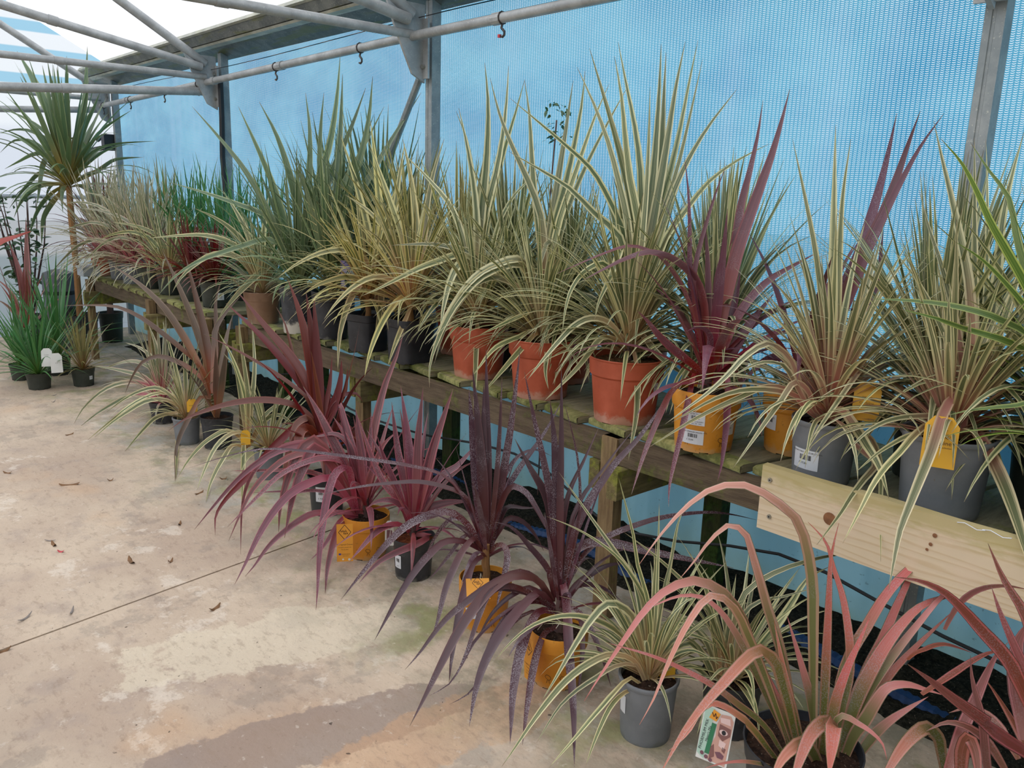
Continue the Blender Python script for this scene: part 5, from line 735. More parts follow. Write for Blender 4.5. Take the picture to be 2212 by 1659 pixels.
# ------------------------------------------------------------------ plants
PLANTS = {}
PLANTS = [
('F0','GB','dark',-7.156,1.439,0.00,0.190,0.130,0.00,80,0.62),
('F0b','GB','dark',-7.564,1.402,0.00,0.180,0.130,0.00,40,0.60),
('F0c','GB','dark',-7.611,1.687,0.00,0.200,0.160,0.00,45,0.80),
('F1','T','dark',-7.081,1.738,0.00,0.180,0.140,0.00,60,0.45),
('F2a','PV','black',-5.659,1.868,0.00,0.180,0.150,0.00,60,0.55),
('F2b','V','grey',-5.103,1.822,0.00,0.170,0.170,0.00,70,0.42),
('F2c','B','black',-4.913,1.941,0.00,0.200,0.200,0.00,5,0.70),
('F3','V','grey',-4.210,1.948,0.00,0.170,0.170,0.00,70,0.42),
('F4','DR','black',-3.552,1.945,0.00,0.190,0.200,0.12,14,0.55),
('F5','PR','yellow',-3.008,1.840,0.00,0.210,0.190,0.03,16,0.50),
('F6','PR','black',-2.699,1.880,0.00,0.185,0.180,0.03,14,0.45),
('F7','DP','yellow',-2.199,1.862,0.00,0.200,0.190,0.09,12,0.42),
('F8','DP','yellow',-1.761,1.819,0.00,0.200,0.190,0.06,10,0.40),
('F9','V','grey',-1.378,1.822,0.00,0.185,0.200,0.00,60,0.40),
('F9b','V','black',-1.234,2.051,0.00,0.190,0.180,0.00,60,0.42),
('F10','PH','black',-0.883,1.834,0.00,0.300,0.240,0.00,0,0.70),
('B1','V','brown',-4.882,2.257,0.76,0.235,0.200,0.00,100,0.50),
('B2','G','black',-4.463,2.290,0.76,0.230,0.280,0.00,85,0.75),
('B3','G','black',-4.190,2.345,0.76,0.220,0.270,0.04,85,0.70),
('B4','VY','square',-3.757,2.321,0.76,0.200,0.200,0.08,115,0.62),
('B5','VY','square',-3.395,2.343,0.76,0.220,0.220,0.06,115,0.62),
('B6','V','terracotta',-2.942,2.413,0.76,0.280,0.245,0.02,150,0.58),
('B7','V','terracotta',-2.498,2.396,0.76,0.290,0.250,0.00,150,0.58),
('B8','V','terracotta',-2.023,2.394,0.76,0.295,0.250,0.03,150,0.60),
('B9','BU','yellow',-1.622,2.351,0.76,0.235,0.210,0.03,14,0.60),
('B12','VP','grey',-1.185,2.354,0.76,0.205,0.200,0.02,150,0.55),
('B13','VP','grey',-0.846,2.393,0.76,0.250,0.230,0.00,150,0.55),
('B14','GY','grey',-0.491,2.377,0.76,0.250,0.220,0.05,50,0.60),
('B11','BU','yellow',-1.410,2.570,0.76,0.220,0.210,0.06,8,0.50),
('R1','G','black',-4.660,2.660,0.76,0.240,0.260,0.05,85,0.85),
('R2','G','black',-4.250,2.700,0.76,0.240,0.260,0.05,85,0.90),
('R3','VY','black',-3.860,2.680,0.76,0.240,0.260,0.05,120,0.75),
('R4','VY','terracotta',-3.440,2.690,0.76,0.260,0.240,0.02,120,0.72),
('R5','V','black',-3.050,2.690,0.76,0.240,0.260,0.05,170,0.68),
('R6','V','terracotta',-2.640,2.700,0.76,0.270,0.240,0.00,170,0.68),
('R7','V','terracotta',-2.230,2.690,0.76,0.270,0.240,0.02,170,0.68),
('R8','V','terracotta',-1.830,2.680,0.76,0.260,0.240,0.02,170,0.68),
('R10','V','dark',-1.000,2.660,0.76,0.220,0.220,0.02,170,0.68),
('R11','V','dark',-0.660,2.690,0.76,0.240,0.240,0.02,170,0.68),
('R12','V','black',-0.280,2.690,0.76,0.240,0.240,0.02,115,0.62),
('F11','RP','black',-0.330,1.980,0.00,0.260,0.260,0.00,3,0.50),
('S1','PV','grey',-7.750,2.280,0.76,0.200,0.160,0.00,110,0.80),
('S2','PV','grey',-7.350,2.260,0.76,0.200,0.170,0.00,110,0.78),
('S3','PV','dark',-6.950,2.270,0.76,0.200,0.170,0.00,110,0.78),
('S4','V','dark',-6.520,2.270,0.76,0.200,0.170,0.00,90,0.60),
('S5','DR','dark',-6.100,2.280,0.76,0.220,0.180,0.00,70,0.42),
('S6','DR','dark',-5.720,2.300,0.76,0.220,0.180,0.00,70,0.42),
('S7','DR','dark',-8.950,2.500,0.00,0.240,0.300,0.62,40,0.72),
('S8','T','dark',-7.550,2.620,0.76,0.200,0.200,0.00,60,0.85),
('S9','GB','dark',-7.150,2.620,0.76,0.200,0.180,0.00,60,0.78),
('S10','GB','dark',-6.750,2.620,0.76,0.200,0.180,0.00,60,0.78),
('S11','GB','dark',-6.350,2.620,0.76,0.200,0.180,0.00,60,0.78),
('S12','GB','dark',-5.950,2.620,0.76,0.200,0.180,0.00,60,0.78),
('S13','GB','dark',-5.550,2.640,0.76,0.200,0.180,0.00,60,0.78),
('S14','PV','terracotta',-8.120,2.240,0.76,0.200,0.170,0.00,110,0.85),
('C0','CT','black',-8.600,2.130,0.00,0.320,0.350,1.20,80,0.95),
('X1','RP','black',-8.350,1.620,0.00,0.260,0.260,0.00,10,0.75),
('N1','PH','black',-2.620,0.000,0.00,0.300,0.300,0.30,0,0.70),
]
CATN = {'PH': ('potted_phormium', 'flax plant'), 'RP': ('potted_phormium', 'flax plant'), 'B': ('potted_phormium', 'flax plant')}
LAB = {}
LAB = {
'F0':('green cordyline in a small dark pot, foremost of the far floor plants','potted plants standing on the concrete floor'),
'F0b':('small green cordyline tucked behind the foremost far floor plant at the frame edge','potted plants standing on the concrete floor'),
'F0c':('tall green cordyline on the floor behind the tan leaved plant','potted plants standing on the concrete floor'),
'F1':('tan and green narrow leaved cordyline in a small dark pot on the far floor','potted plants standing on the concrete floor'),
'F2a':('pink striped cordyline spilling over the concrete, in a black pot by the grey pot','potted plants standing on the concrete floor'),
'F2b':('cream striped cordyline with an orange tag, in the farther small grey floor pot','potted plants standing on the concrete floor'),
'F2c':('bronze flax plant with long broad brown leaves rising before the bench leg','potted plants standing on the concrete floor'),
'F3':("cream striped cordyline in a tapered grey floor pot at the near bench's left leg",'potted plants standing on the concrete floor'),
'F4':('tall brick red cordyline on a short stem, in a black floor pot with white sticker','potted plants standing on the concrete floor'),
'F5':('pink burgundy cordyline in an ochre floor pot with a long hanging orange tag','potted plants standing on the concrete floor'),
'F6':('magenta cordyline in a round black floor pot with a picture label','potted plants standing on the concrete floor'),
'F7':('dark purple cordyline showing a pale stem, in an ochre pot with folded orange tag','potted plants standing on the concrete floor'),
'F8':('dark purple cordyline with chalky spotted leaves, in the ochre pot nearest the bench leg','potted plants standing on the concrete floor'),
'F9':('cream striped cordyline in the grey pot standing nearest on the concrete','potted plants standing on the concrete floor'),
'F9b':('cream striped cordyline in a black pot behind the nearest grey floor pot','potted plants standing on the concrete floor'),
'F10':('large pink flax plant with arching leaves and a picture tag with a face','potted plants standing on the concrete floor'),
'F11':('red brown flax plant with huge broad leaves in the lower right corner','potted plants standing on the concrete floor'),
'B1':('cream striped cordyline in the only brown pot on the bench','front row of pots on the near bench'),
'B2':('tall green cordyline in a round black pot with a whitened limescale foot','front row of pots on the near bench'),
'B3':('tall green cordyline in a round black pot beside the violet picture tag','front row of pots on the near bench'),
'B4':('striped cordyline on a bare stem in the farther square black pot','front row of pots on the near bench'),
'B5':('striped cordyline on a bare stem in the nearer square black pot','front row of pots on the near bench'),
'B6':('striped cordyline in the farthest of three front terracotta pots, lime marks on its side','front row of pots on the near bench'),
'B7':('striped cordyline in the middle front terracotta pot with a pale chalky foot','front row of pots on the near bench'),
'B8':('tallest striped cordyline in the nearest and largest front terracotta pot','front row of pots on the near bench'),
'B9':('burgundy cordyline in an ochre bench pot with white barcode stickers','front row of pots on the near bench'),
'B11':('tall purple cordyline leaning right, in an ochre pot behind the other ochre bench pot','front row of pots on the near bench'),
'B12':('striped cordyline in a grey bench pot with a white price sticker','front row of pots on the near bench'),
'B13':('striped cordyline in a big grey pot with a yellow lettered tag, behind the pale board','front row of pots on the near bench'),
'B14':('green striped cordyline reaching in from beyond the right end of the bench','front row of pots on the near bench'),
'R1':('tall green cordyline against the net behind the whitened black pot','back row of pots on the near bench'),
'R2':('tall green cordyline against the net behind the violet tag','back row of pots on the near bench'),
'R3':('yellow striped cordyline against the net behind the square black pots','back row of pots on the near bench'),
'R4':('yellow striped cordyline just right of the middle steel post, against the net','back row of pots on the near bench'),
'R5':('striped cordyline against the net behind the farthest front terracotta pot','back row of pots on the near bench'),
'R6':('striped cordyline in a terracotta pot behind the middle front terracotta pot','back row of pots on the near bench'),
'R7':('striped cordyline in a terracotta pot behind the largest front terracotta pot','back row of pots on the near bench'),
'R8':('striped cordyline in a terracotta pot behind the burgundy one in ochre','back row of pots on the near bench'),
'R10':('striped cordyline in a dark pot with a yellow tag, behind the stickered grey pot','back row of pots on the near bench'),
'R11':('striped cordyline in a dark pot against the net behind the yellow lettered tag','back row of pots on the near bench'),
'R12':('striped cordyline against the net beyond the right end post','back row of pots on the near bench'),
'S1':("pink striped cordyline in a grey pot, second from the far bench's left end",'pots on the far bench'),
'S2':('pink striped cordyline with long trailing leaves, in the larger grey pot on the far bench','pots on the far bench'),
'S3':('pink striped cordyline in a dark pot at the middle of the far bench front','pots on the far bench'),
'S4':('cream striped cordyline in a dark far bench pot, left of the dark red ones','pots on the far bench'),
'S5':('dark red cordyline on the far bench, farther of the red pair at its right end','pots on the far bench'),
'S6':('dark red cordyline on the far bench, nearest the brown pot','pots on the far bench'),
'S7':('dark red cordyline on a tall stem beside the far corner post','pots on the far bench'),
'S8':('tan green cordyline at the back of the far bench, left of the short green row','pots on the far bench'),
'S9':('short green cordyline against the net, leftmost of the green row on the far bench','pots on the far bench'),
'S10':("short green cordyline against the net, second in the far bench's green row",'pots on the far bench'),
'S11':("short green cordyline against the net, middle of the far bench's green row",'pots on the far bench'),
'S12':("short green cordyline against the net, fourth in the far bench's green row",'pots on the far bench'),
'S13':("short green cordyline against the net, rightmost of the far bench's green row",'pots on the far bench'),
'S14':("pink striped cordyline in a terracotta pot at the far bench's left end",'pots on the far bench'),
'C0':('tall green cordyline tree on a long stem before the white end wall',None),
'X1':('dark red flax plant with upright blades on the floor before the white end wall',None),
'N1':('pink flax plant outside the frame with one leaf tip reaching in at left',None),
}
ROOT = {}
def allowed(p, z0, bench_):
    if p.y > 2.86 or p.x < RX0+.06: return False
    if p.z < .012: return False
    if bench_ and p.y > 2.2 and p.z < ZB+.012: return False
    if (not bench_) and z0 < .5 and p.y > 2.15 and p.z > .58 and p.z < .80: return False
    return True
def make_plant(key, sp, pk, X, Y, Z, d, h, st, n, sc):
    nm, ct = CATN.get(sp, ('potted_cordyline', 'potted plant')); lab, grp = LAB[key]
    root = empty(nm, (X, Y, Z), lab, ct, grp); ROOT[key] = root; rr = random.Random(sum(map(ord, key))*13+len(key))
    if key == 'B2': pk = 'limed'
    me, pr = pot_mesh(pk, d, h); pt = link('pot', me, root); pt.rotation_euler.z = rr.uniform(0, 6.28) if pk != 'square' else rr.uniform(-.3, .3)
    sm = M_SOILB if pk == 'terracotta' else M_SOILR if key == 'F6' else M_SOIL
    so_ = link('soil', soil_mesh(d, h-.022, sm, pk == 'square'), root); so_.rotation_euler.z = pt.rotation_euler.z
    zb = h-.02
    if st > .025 or key in ('F7', 'F8'):
        r0 = .016 if st < .5 else .03
        mm = M_STEM if key in ('F7', 'C0', 'B5', 'B4', 'B3') else M_STEMD
        q = MB().tube([(0, 0, zb-.01), (.004, .002, zb+st*.4), (-.003, 0, zb+st*.8), (0, 0, zb+st+.06)], [r0*1.1, r0*.9, r0, r0*.8], 9).ob('stem', mm, root, True)
    bench_ = Z > .5
    nb_ = len(binsof(sp))
    ang = rr.uniform(0, 6.28); skip0 = key in TR and sp in ('DR', 'PR', 'DP', 'BU'); lo = .22 if key in TR and sp in ('V', 'VY', 'VP') else 0
    for i in range(n):
        t = (i+.5)/n
        for a in range(14):
            bi = min(nb_-1, int(((lo+(1-lo)*t)**.85)*nb_)+(rr.choice((0, 0, -1, 1)) if a else 0)+(a > 6)*rr.choice((0, -1, -2))); bi = max(0, bi)
            if skip0 and bi == 0: bi = rr.choice((2, 3, 4))
            me, P, _ = libmesh(sp, bi, rr.randrange(5)); s_ = sc*rr.uniform(.82, 1.12)
            az = ang+rr.uniform(-.5, .5) if a == 0 else rr.uniform(0, 6.28)
            zl = zb+st+.05*(1-t)*(.5 if st < .02 else 1)
            bx, by = .006*math.cos(az), .006*math.sin(az); ok = True
            for p in P[3:]:
                q = Vector((X+bx+s_*(p.x*math.cos(az)-p.y*math.sin(az)), Y+by+s_*(p.x*math.sin(az)+p.y*math.cos(az)), Z+zl+s_*p.z))
                if not allowed(q, Z, bench_): ok = False; break
                lx, ly, lz = q.x-X, q.y-Y, q.z-Z
                if lz < h+.004 and lx*lx+ly*ly < (d/2+.006)**2: ok = False; break
            if ok and bi >= 4 and sp in ('V', 'VY', 'VP') and key[0] in 'BF' and math.cos(az-math.atan2(-Y, -X)) > .45 and rr.random() < .75: ok = False
            if ok: break
        ang += 2.39996
        if not ok: continue
        o = bpy.data.objects.new('leaf', me); COL.objects.link(o); o.parent = root; o.location = (bx, by, zl)
        o.rotation_euler = (0, 0, az)
        wf = s_ if sp in ('XX',) else s_
        o.scale = (s_, s_, s_)
    traced(key, sp, root)
    return root, pr
POTPR = {}
for row in PLANTS: _, POTPR[row[0]] = make_plant(*row)
def tocam(key):
    p = ROOT[key].location; return math.atan2(-p.y, -p.x)
LITTER = [(-5.1, 0.825, 0.74, 0.05, 0.016, 'd', 0.008, 'small brown leaf on the concrete at the far left edge'), (-4.704, 1.04, 1.15, 0.1, 0.032, 'd', 0.009, 'long curled tan leaf on the far concrete'), (-5.69, 1.285, 1.94, 0.06, 0.019, 'd', 0.005, 'pale brown leaf on the concrete before the pink trailing plant'), (-3.921, 0.78, 0.04, 0.05, 0.016, 'd', 0.011, 'small dark brown leaf left of the red one on the concrete'), (-3.825, 0.787, 0.8, 0.03, 0.01, 'r', 0.006, 'small red fallen leaf on the middle concrete'), (-3.546, 0.996, 3.09, 0.075, 0.024, 'd', 0.008, 'large dark curled leaf lying above the floor joint'), (-3.823, 1.305, 2.59, 0.04, 0.013, 'd', 0.008, 'small rusty leaf on the concrete near the burgundy leaf tips'), (-4.175, 1.535, 1.98, 0.06, 0.019, 'd', 0.005, 'rusty brown leaf under the striped plant in the tapered grey pot'), (-2.921, 1.109, 1.97, 0.055, 0.018, 'd', 0.011, 'dark curled leaf lying just below the floor joint'), (-3.075, 0.425, 1.62, 0.05, 0.016, 'd', 0.01, 'brown leaf lying in the floor joint at the left frame edge'), (-6.843, 1.468, 2.08, 0.05, 0.006, 'g', 0.005, 'pale grey leaf on the far concrete before the small dark pots'), (-6.632, 1.413, 2.35, 0.05, 0.006, 'g', 0.009, 'second pale grey leaf just below the first on the far concrete'), (-3.978, 0.78, 0.93, 0.05, 0.006, 'g', 0.004, 'thin grey curved leaf beside the dark brown one'), (-3.225, 0.68, 2.68, 0.06, 0.007, 'g', 0.008, 'thin grey curved leaf below the joint on the left'), (-3.436, 1.124, 2.23, 0.03, 0.01, 'd', 0.011, 'small dark leaf near the middle of the concrete'), (-3.276, 0.534, 2.21, 0.07, 0.008, 'g', 0.011, 'thin grey straw like leaf at the lower left below the joint'), (-4.313, 1.724, 1.22, 0.04, 0.013, 'd', 0.01, 'brown leaf beside the tapered grey floor pot'), (-4.646, 1.23, 1.38, 0.03, 0.01, 'd', 0.011, 'tiny brown leaf on the concrete below the striped leaf tips')]
# ------------------------------------------------------------------ tags, stickers and prints on the pots
def at(key, dx, fwd_, z):   # point by a plant: dx to the viewer's right, fwd_ towards the viewer
    a = tocam(key); u = Vector((math.cos(a), math.sin(a), 0)); r_ = Vector((-u.y, u.x, 0))
    return r_*dx+u*fwd_+EZ*z, r_, u
def px_(key, v):
    a = tocam(key); u = Vector((math.cos(a), math.sin(a), 0)); return Vector(v), Vector((-u.y, u.x, 0)), u
def st(key, dx, z, w, h, lines, bars=True, tilt=0.0, name='price_sticker'):
    return sticker(ROOT[key], key, POTPR[key], tocam(key), dx, z, w, h, lines, bars, tilt, name)
st('B9', -.032, .122, .066, .046, [('POTTED PLANTS', 0, .017, .007), ('2  BATCH 14  NURSERY', .0, -.010, .0055), ('ORIGIN   UK   0251', .0, -.017, .0055)])
st('B9', -.038, .056, .078, .050, [('CRDYLIN SPRENGER DREAMS 19 M', 0, .018, .0062), ('£ 23,00', -.008, -.010, .0085)])
st('B9', .095, .09, .05, .05, [('17,00', 0, 0, .008)], False)
st('B11', -.085, .11, .05, .055, [('CRDYLIN', 0, .015, .008)])
st('B12', -.052, .082, .086, .062, [('CRDYLIN T.BAY DAZZLER 17 65cm', 0, .023, .0068), ('£ 17,00', -.006, -.012, .0095)])
st('B8', .135, .14, .03, .05, [('BATCH', 0, .01, .006)], False)
st('F6', -.075, .085, .04, .06, [('6,00', 0, -.02, .007)])
st('F4', -.03, .12, .055, .08, [('CRDYLIN', 0, .027, .009), ('£ 9,00', 0, -.022, .012)])
st('F7', -.055, .075, .045, .045, [], False, .3)
st('F9', -.085, .12, .03, .06, [], False)
st('F1', .06, .07, .03, .03, [('5,00', 0, 0, .008)], False)
st('F0b', .05, .06, .025, .04, [], False)
st('S6', .03, .08, .05, .05, [('4,00', 0, -.01, .012)])
st('S2', -.03, .13, .04, .03, [], False)
st('B4', -.10, .07, .02, .07, [], False)
for k, dxs in (('F5', (.005, .055)), ('F7', (.03, .07)), ('F8', (-.03, .02, .065)), ('B9', (-.06, .06))):
    b = MB(); pm = potmap(POTPR[k], tocam(k))
    for q, dx in enumerate(dxs):
        for s_ in (stroke([(dx-.010, .05), (dx-.004, .058), (dx+.008, .054), (dx+.012, .044), (dx+.004, .038), (dx-.006, .044), (dx-.010, .05)], .0016), stroke([(dx-.001, .039), (dx-.003, .026)], .0016), stroke([(dx+.004, .039), (dx+.007, .026)], .0016)):
            for pl in s_: b.add([pm(x, z, .0013) for x, z in pl], [tuple(range(4))])
    b.ob('bird_print', M_BROWNINK, ROOT[k])
# long hanging orange tag
def orange_tag(key, pv, w, h, lean, yaw_, pitch_, lines, logo=.026):
    c, r_, u = px_(key, pv)
    X = (r_*math.cos(yaw_)+u*math.sin(yaw_)); Zf = X.cross(EZ)*-1
    Y = EZ*math.cos(pitch_)+(u*-1)*math.sin(pitch_)+X*lean
    t, f = card(ROOT[key], c, X, Y, w, h, M_TAGY)
    diamond_logo(t, f, h*.28, logo); lettering(t, lines, f, M_BROWNINK)
    return t, f
t, f = orange_tag('F5', (0.094, -0.164, 0.125), .068, .165, .22, 0, .10, [('* Tropical Crown', 0, -.008, .0095), ('Cordyline australis mix', 0, -.02, .0058), ('Pot & plant', 0, -.030, .0065), ('Summer grown', .004, -.05, .0058), ('keep outdoors', .004, -.058, .0045)])
poly_print(t, 'flag_print', [[(-.026, -.054), (-.016, -.054), (-.016, -.046), (-.026, -.046)]], f, M_BLUEP)
poly_print(t, 'round_mark', [ell(-.008, -.073, .004, .004), ell(.018, -.074, .005, .005)], f, M_TAGW)
orange_tag('F7', (0.075, -0.098, 0.199), .085, .085, -.2, -.1, 1.0, [('Tropical Crown', 0, -.02, .008), ('Cordyline mix', 0, -.03, .006)], .02)
orange_tag('F8', (0.006, -0.139, 0.122), .058, .16, .12, .95, -.1, [('Tropical Crown', 0, -.02, .008), ('Cordyline mix', 0, -.032, .006), ('Pot & plant', 0, -.045, .006), ('Summer grown', 0, -.055, .006)], .023)
b = MB(); c, r_, u = at('F8', -.07, .05, .2); b.tube([c, c+r_*.02+EZ*.03, c+r_*.05+EZ*.05, c+r_*.075+EZ*.035, c+r_*.06+EZ*.01], .0012, 4); b.ob('string', M_STRING, ROOT['F8'])
c, r_, u = at('F7', -.01, .03, .19); MB().tube([c, c+r_*-.008+EZ*.03+u*.01, c+r_*-.012+EZ*.005+u*.03], .0014, 4).ob('string', M_STRING, ROOT['F7'])
def yellow_tag(key, pv, w, h, lean, lines, yaw_=0.0, mat=None):
    c, r_, u = px_(key, pv); X = r_*math.cos(yaw_)+u*math.sin(yaw_); t, f = card(ROOT[key], c, X, EZ*.97-u*.2+X*lean, w, h, mat or M_TAGYY, w*.3)
    if lines: lettering(t, lines, f, M_BROWNINK)
    return t, f
t, f = yellow_tag('B13', (0.037, -0.157, 0.237), .082, .135, -.08, [('SPIKE®', -.004, .015, .017), ('Cordyline', -.004, -.002, .0155), ('outdoor plant collection', 0, -.014, .0058)])
poly_print(t, 'sprig_mark', stroke([(-.006, .045), (.0, .036), (.008, .045)], .002)+stroke([(-.012, .034), (.014, .032)], .001), f, M_BROWNINK)
yellow_tag('R10', (-0.074, -0.296, 0.272), .075, .115, -.1, [('SPIKE', 0, .01, .012), ('Cordyline', 0, -.004, .010)])
yellow_tag('F3', (-0.003, -0.130, 0.250), .05, .08, .1, [])
yellow_tag('F2b', (0.090, 0.008, 0.259), .06, .08, .5, [('Cordyline', 0, 0, .009)])
yellow_tag('F9', (0.024, 0.055, 0.191), .05, .09, -.1, [])
yellow_tag('F0', (0.133, 0.040, 0.263), .075, .14, -.35, [('Cordyline', 0, .02, .008), ('australis', 0, .01, .007)], .2, M_TAGW)
yellow_tag('F0', (0.212, 0.086, 0.228), .08, .15, .1, [('£ 5', 0, .0, .012)], 0, M_TAGW)
# oval picture label in the magenta plant's pot
c, r_, u = px_('F6', (-0.021, -0.106, 0.209)); t, f = card(ROOT['F6'], c, r_, EZ-r_*.35, .036, .11, M_TAGW, .014, label='oval topped picture label')
poly_print(t, 'green_print', [ell(0, .035, .013, .014)], f, M_GRN)
poly_print(t, 'leaf_print', [[(-.012, -.03), (-.002, -.03), (.004, .015), (-.01, .015)], [(.0, -.04), (.012, -.035), (.012, .012), (.006, .014)]], f, M_LIP)
# violet picture tag
c, r_, u = px_('B3', (0.325, -0.059, 0.384)); t, f = card(ROOT['B3'], c, r_, EZ-u*.15+r_*-.04, .105, .165, M_TAGP, label='violet plant tag with a picture of a pale cordyline')
poly_print(t, 'pale_print', [[(-.05, -.08), (.05, -.08), (.05, .055), (-.05, .055)]], f, M_TAGPL)
f2 = lambda x, y: f(x, y)+(f(0, 0)-c)*.4
f3 = lambda x, y: f(x, y)+(f(0, 0)-c)*.8
poly_print(t, 'picture', [ell(.012, -.018, .047, .062)], f2, M_PRGREEN)
poly_print(t, 'picture_leaf', [[(.01, -.05), (.014, -.05), (.012+.045*math.cos(a)+.003, -.02+.058*math.sin(a)), (.012+.045*math.cos(a)-.003, -.02+.058*math.sin(a))] for a in [.25+.21*k for k in range(13)]], f3, M_PRSILV)
lettering(t, [('Cordyline', -.002, .067, .021)], f2, M_PAPER)
# flax tag with a face picture
c, r_, u = px_('F10', (-0.143, -0.182, 0.264)); t, f = card(ROOT['F10'], c, r_*.97+u*.2, EZ-u*.25+r_*.22, .082, .138, M_TAGW, .006, label='picture tag printed with half a face')
f1 = lambda x, y: f(x, y)+(f(0, 0)-c)*.3
f2 = lambda x, y: f(x, y)+(f(0, 0)-c)*.7
f3 = lambda x, y: f(x, y)+(f(0, 0)-c)*1.1
f4 = lambda x, y: f(x, y)+(f(0, 0)-c)*1.5
poly_print(t, 'pale_panel', [[(-.040, -.055), (-.02, -.066), (-.012, .066), (-.037, .066)]], f1, M_PALEG)
poly_print(t, 'green_panel', [[(-.02, -.05), (-.008, -.05), (-.002, .03), (-.014, .03)]], f2, M_GRN)
poly_print(t, 'face', [[(-.010, -.064), (.036, -.066), (.039, .05), (.03, .062), (.006, .058), (-.001, .03), (.0, .0), (-.008, -.03)]], f1, M_SKIN)
poly_print(t, 'face_shade', [[(.006, .034), (.036, .03), (.037, .012), (.02, -.006), (.006, .004)], [(-.008, -.03), (.0, -.02), (.006, -.05), (-.006, -.06)], [(.022, -.02), (.032, -.022), (.03, -.034), (.022, -.03)]], f2, M_SKIND)
poly_print(t, 'face_light', [[(.004, .05), (.03, .054), (.034, .038), (.008, .038)], [(.012, -.004), (.03, -.008), (.026, -.026), (.012, -.02)]], f2, M_SKINL)
poly_print(t, 'eye', [ell(.019, .016, .011, .007)], f3, M_SKINL); poly_print(t, 'iris', [ell(.020, .016, .0055, .006)], f4, M_INK)
poly_print(t, 'mouth', [[(.006, -.038), (.018, -.034), (.03, -.040), (.028, -.05), (.014, -.05)]], f3, M_LIP)
poly_print(t, 'yellow_diamond', [[(-.024, .040), (-.004, .036), (.004, .058), (-.015, .064)]], f3, M_TAGY)
poly_print(t, 'logo_script', stroke([(-.018, .056), (-.012, .046), (-.009, .056), (-.005, .043), (-.002, .05)], .002), f4, M_BROWNINK)
def rotf(g, cx, cy_, a): ca, sa = math.cos(a), math.sin(a); return lambda x, y: g(cx+x*ca-y*sa, cy_+x*sa+y*ca)
lettering(t, [('PHORMIUM MIX', 0, 0, .011)], rotf(f3, -.030, -.005, 1.48), M_INK)
lettering(t, [("Maori's Mix", 0, 0, .009)], rotf(f3, -.0185, .0, 1.48), M_INK)
poly_print(t, 'round_mark', [ell(-.026, -.052, .005, .005), ell(-.014, -.058, .005, .005), ell(-.002, -.062, .005, .005)], f3, M_LIP)

# ------------------------------------------------------------------ other things
def leaf_litter(x, y, ang, L, w, mat, curl, label, flatn=.35):
    n = 6; P = []; S = []; d = Vector((math.cos(ang), math.sin(ang), 0))
    for i in range(n+1):
        s_ = i/n; P.append(d*((s_-.5)*L)+EZ*(.005+curl*(2*s_-1)**2)); S.append(Vector((-d.y, d.x, .2)))
    me = ribbon_mesh('dead_leaf', P, S, [w*math.sin(math.pi*(.06+.9*i/n))+.002 for i in range(n+1)], mat, flatn)
    link('dead_leaf', me, None, Vector((x, y, 0)), None, label, 'dead leaf', 'fallen leaves on the concrete')
for q in LITTER: leaf_litter(*q[:5], {'d': M_DEAD, 'g': M_DEADG, 'r': M_RED}[q[5]], q[6], q[7])
# drum and box beside the far bench
r0 = empty('storage_drum', (-8.8, 2.02, 0), 'dark grey round drum with a black band, standing at the far bench end', 'drum')
MB().lathe([(.02, .0), (.13, .0), (.14, .02), (.145, .40), (.15, .41), (.145, .43), (.145, .70), (.135, .73), (.06, .76), (.0, .765)], 28).ob('body', M_BUTT, r0, True)
MB().lathe([(.146, .53), (.151, .535), (.151, .56), (.146, .565)], 28).ob('band', M_CABLE, r0, True)
r0 = empty('storage_box', (-8.15, 2.12, ZB), 'small pale grey lidded box on the far bench end', 'box')
MB().box((0, 0, .035), (.2, .14, .07), None, .004).ob('body', M_BOX, r0); MB().box((0, 0, .078), (.215, .155, .018), None, .004).ob('lid', M_BOX, r0)
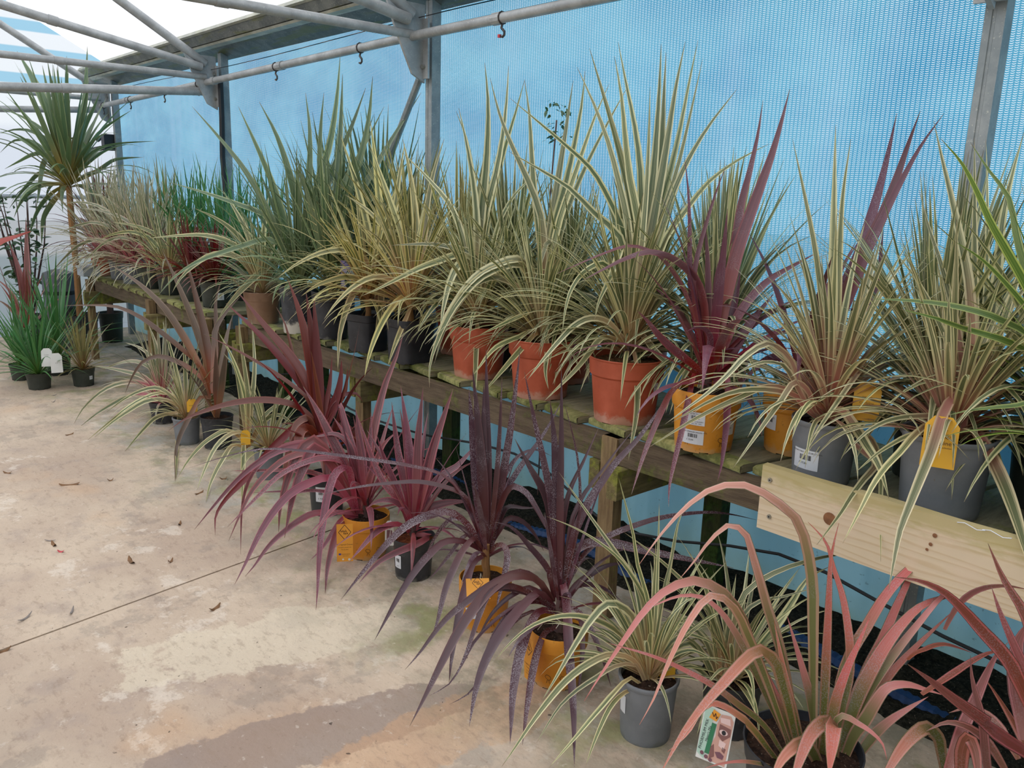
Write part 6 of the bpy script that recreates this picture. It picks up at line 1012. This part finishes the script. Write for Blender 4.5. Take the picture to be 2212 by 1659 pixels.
# leafy shrub against the end wall
r0 = empty('potted_shrub', (-9.1, 1.82, 0), 'dark green small leaved shrub before the white end wall at the frame edge', 'shrub')
me, pr = pot_mesh('black', .3, .3); link('pot', me, r0); link('soil', soil_mesh(.3, .28, M_SOIL), r0)
rr = random.Random(5); mm = MB(); ends = []
for k in range(9):
    a = rr.uniform(0, 6.28); q = Vector((.02*math.cos(a), .02*math.sin(a), .28)); pts = [q]
    for j in range(5): q = q+Vector((.05*math.cos(a)*rr.uniform(.4, 1.3), .05*math.sin(a)*rr.uniform(.4, 1.3), .24*rr.uniform(.8, 1.1))); pts.append(q); ends.append((q, a))
    mm.tube(pts, [.011, .010, .009, .007, .005, .003], 6)
mm.ob('branch', M_STEMD, r0)
sl = []
for v in range(5):
    n = 5; P = [Vector((s_/n, .05*v*(s_/n)**2, .3*(s_/n)-.5*(s_/n)**2)) for s_ in range(n+1)]
    sl.append(ribbon_mesh('leaf', P, [Vector((0, 1, .1*v))]*(n+1), [.42*math.sin(math.pi*(.05+.93*i/n)) for i in range(n+1)], M_SHRUB, .1))
for k in range(230):
    q, a = ends[rr.randrange(len(ends))]
    o = link('leaf', rr.choice(sl), r0, q+Vector((rr.uniform(-.04, .04), rr.uniform(-.04, .04), rr.uniform(-.08, .06)))); s_ = rr.uniform(.06, .12); o.scale = (s_, s_, s_); o.rotation_euler = (rr.uniform(-.4, .4), rr.uniform(-.6, .6), rr.uniform(0, 6.28))

# small weed sprig standing up before the net
r0 = empty('weed_sprig', (-2.95, 2.84, 0), 'small leafy weed sprig standing up before the net between the tall blades', 'weed')
top = Vector((.03, .0, 1.94)); MB().tube([(0, 0, 0), (.01, .0, .8), (.0, .0, 1.5), top], .004, 5).ob('stem', M_STEMD, r0)
for k in range(46):
    q = top+Vector((rr.uniform(-.07, .08), rr.uniform(-.03, .03), rr.uniform(-.1, .08)))
    o = link('leaf', rr.choice(sl), r0, q); s_ = rr.uniform(.02, .04); o.scale = (s_, s_, s_); o.rotation_euler = (rr.uniform(-1, 1), rr.uniform(-1, 1), rr.uniform(0, 6.28))
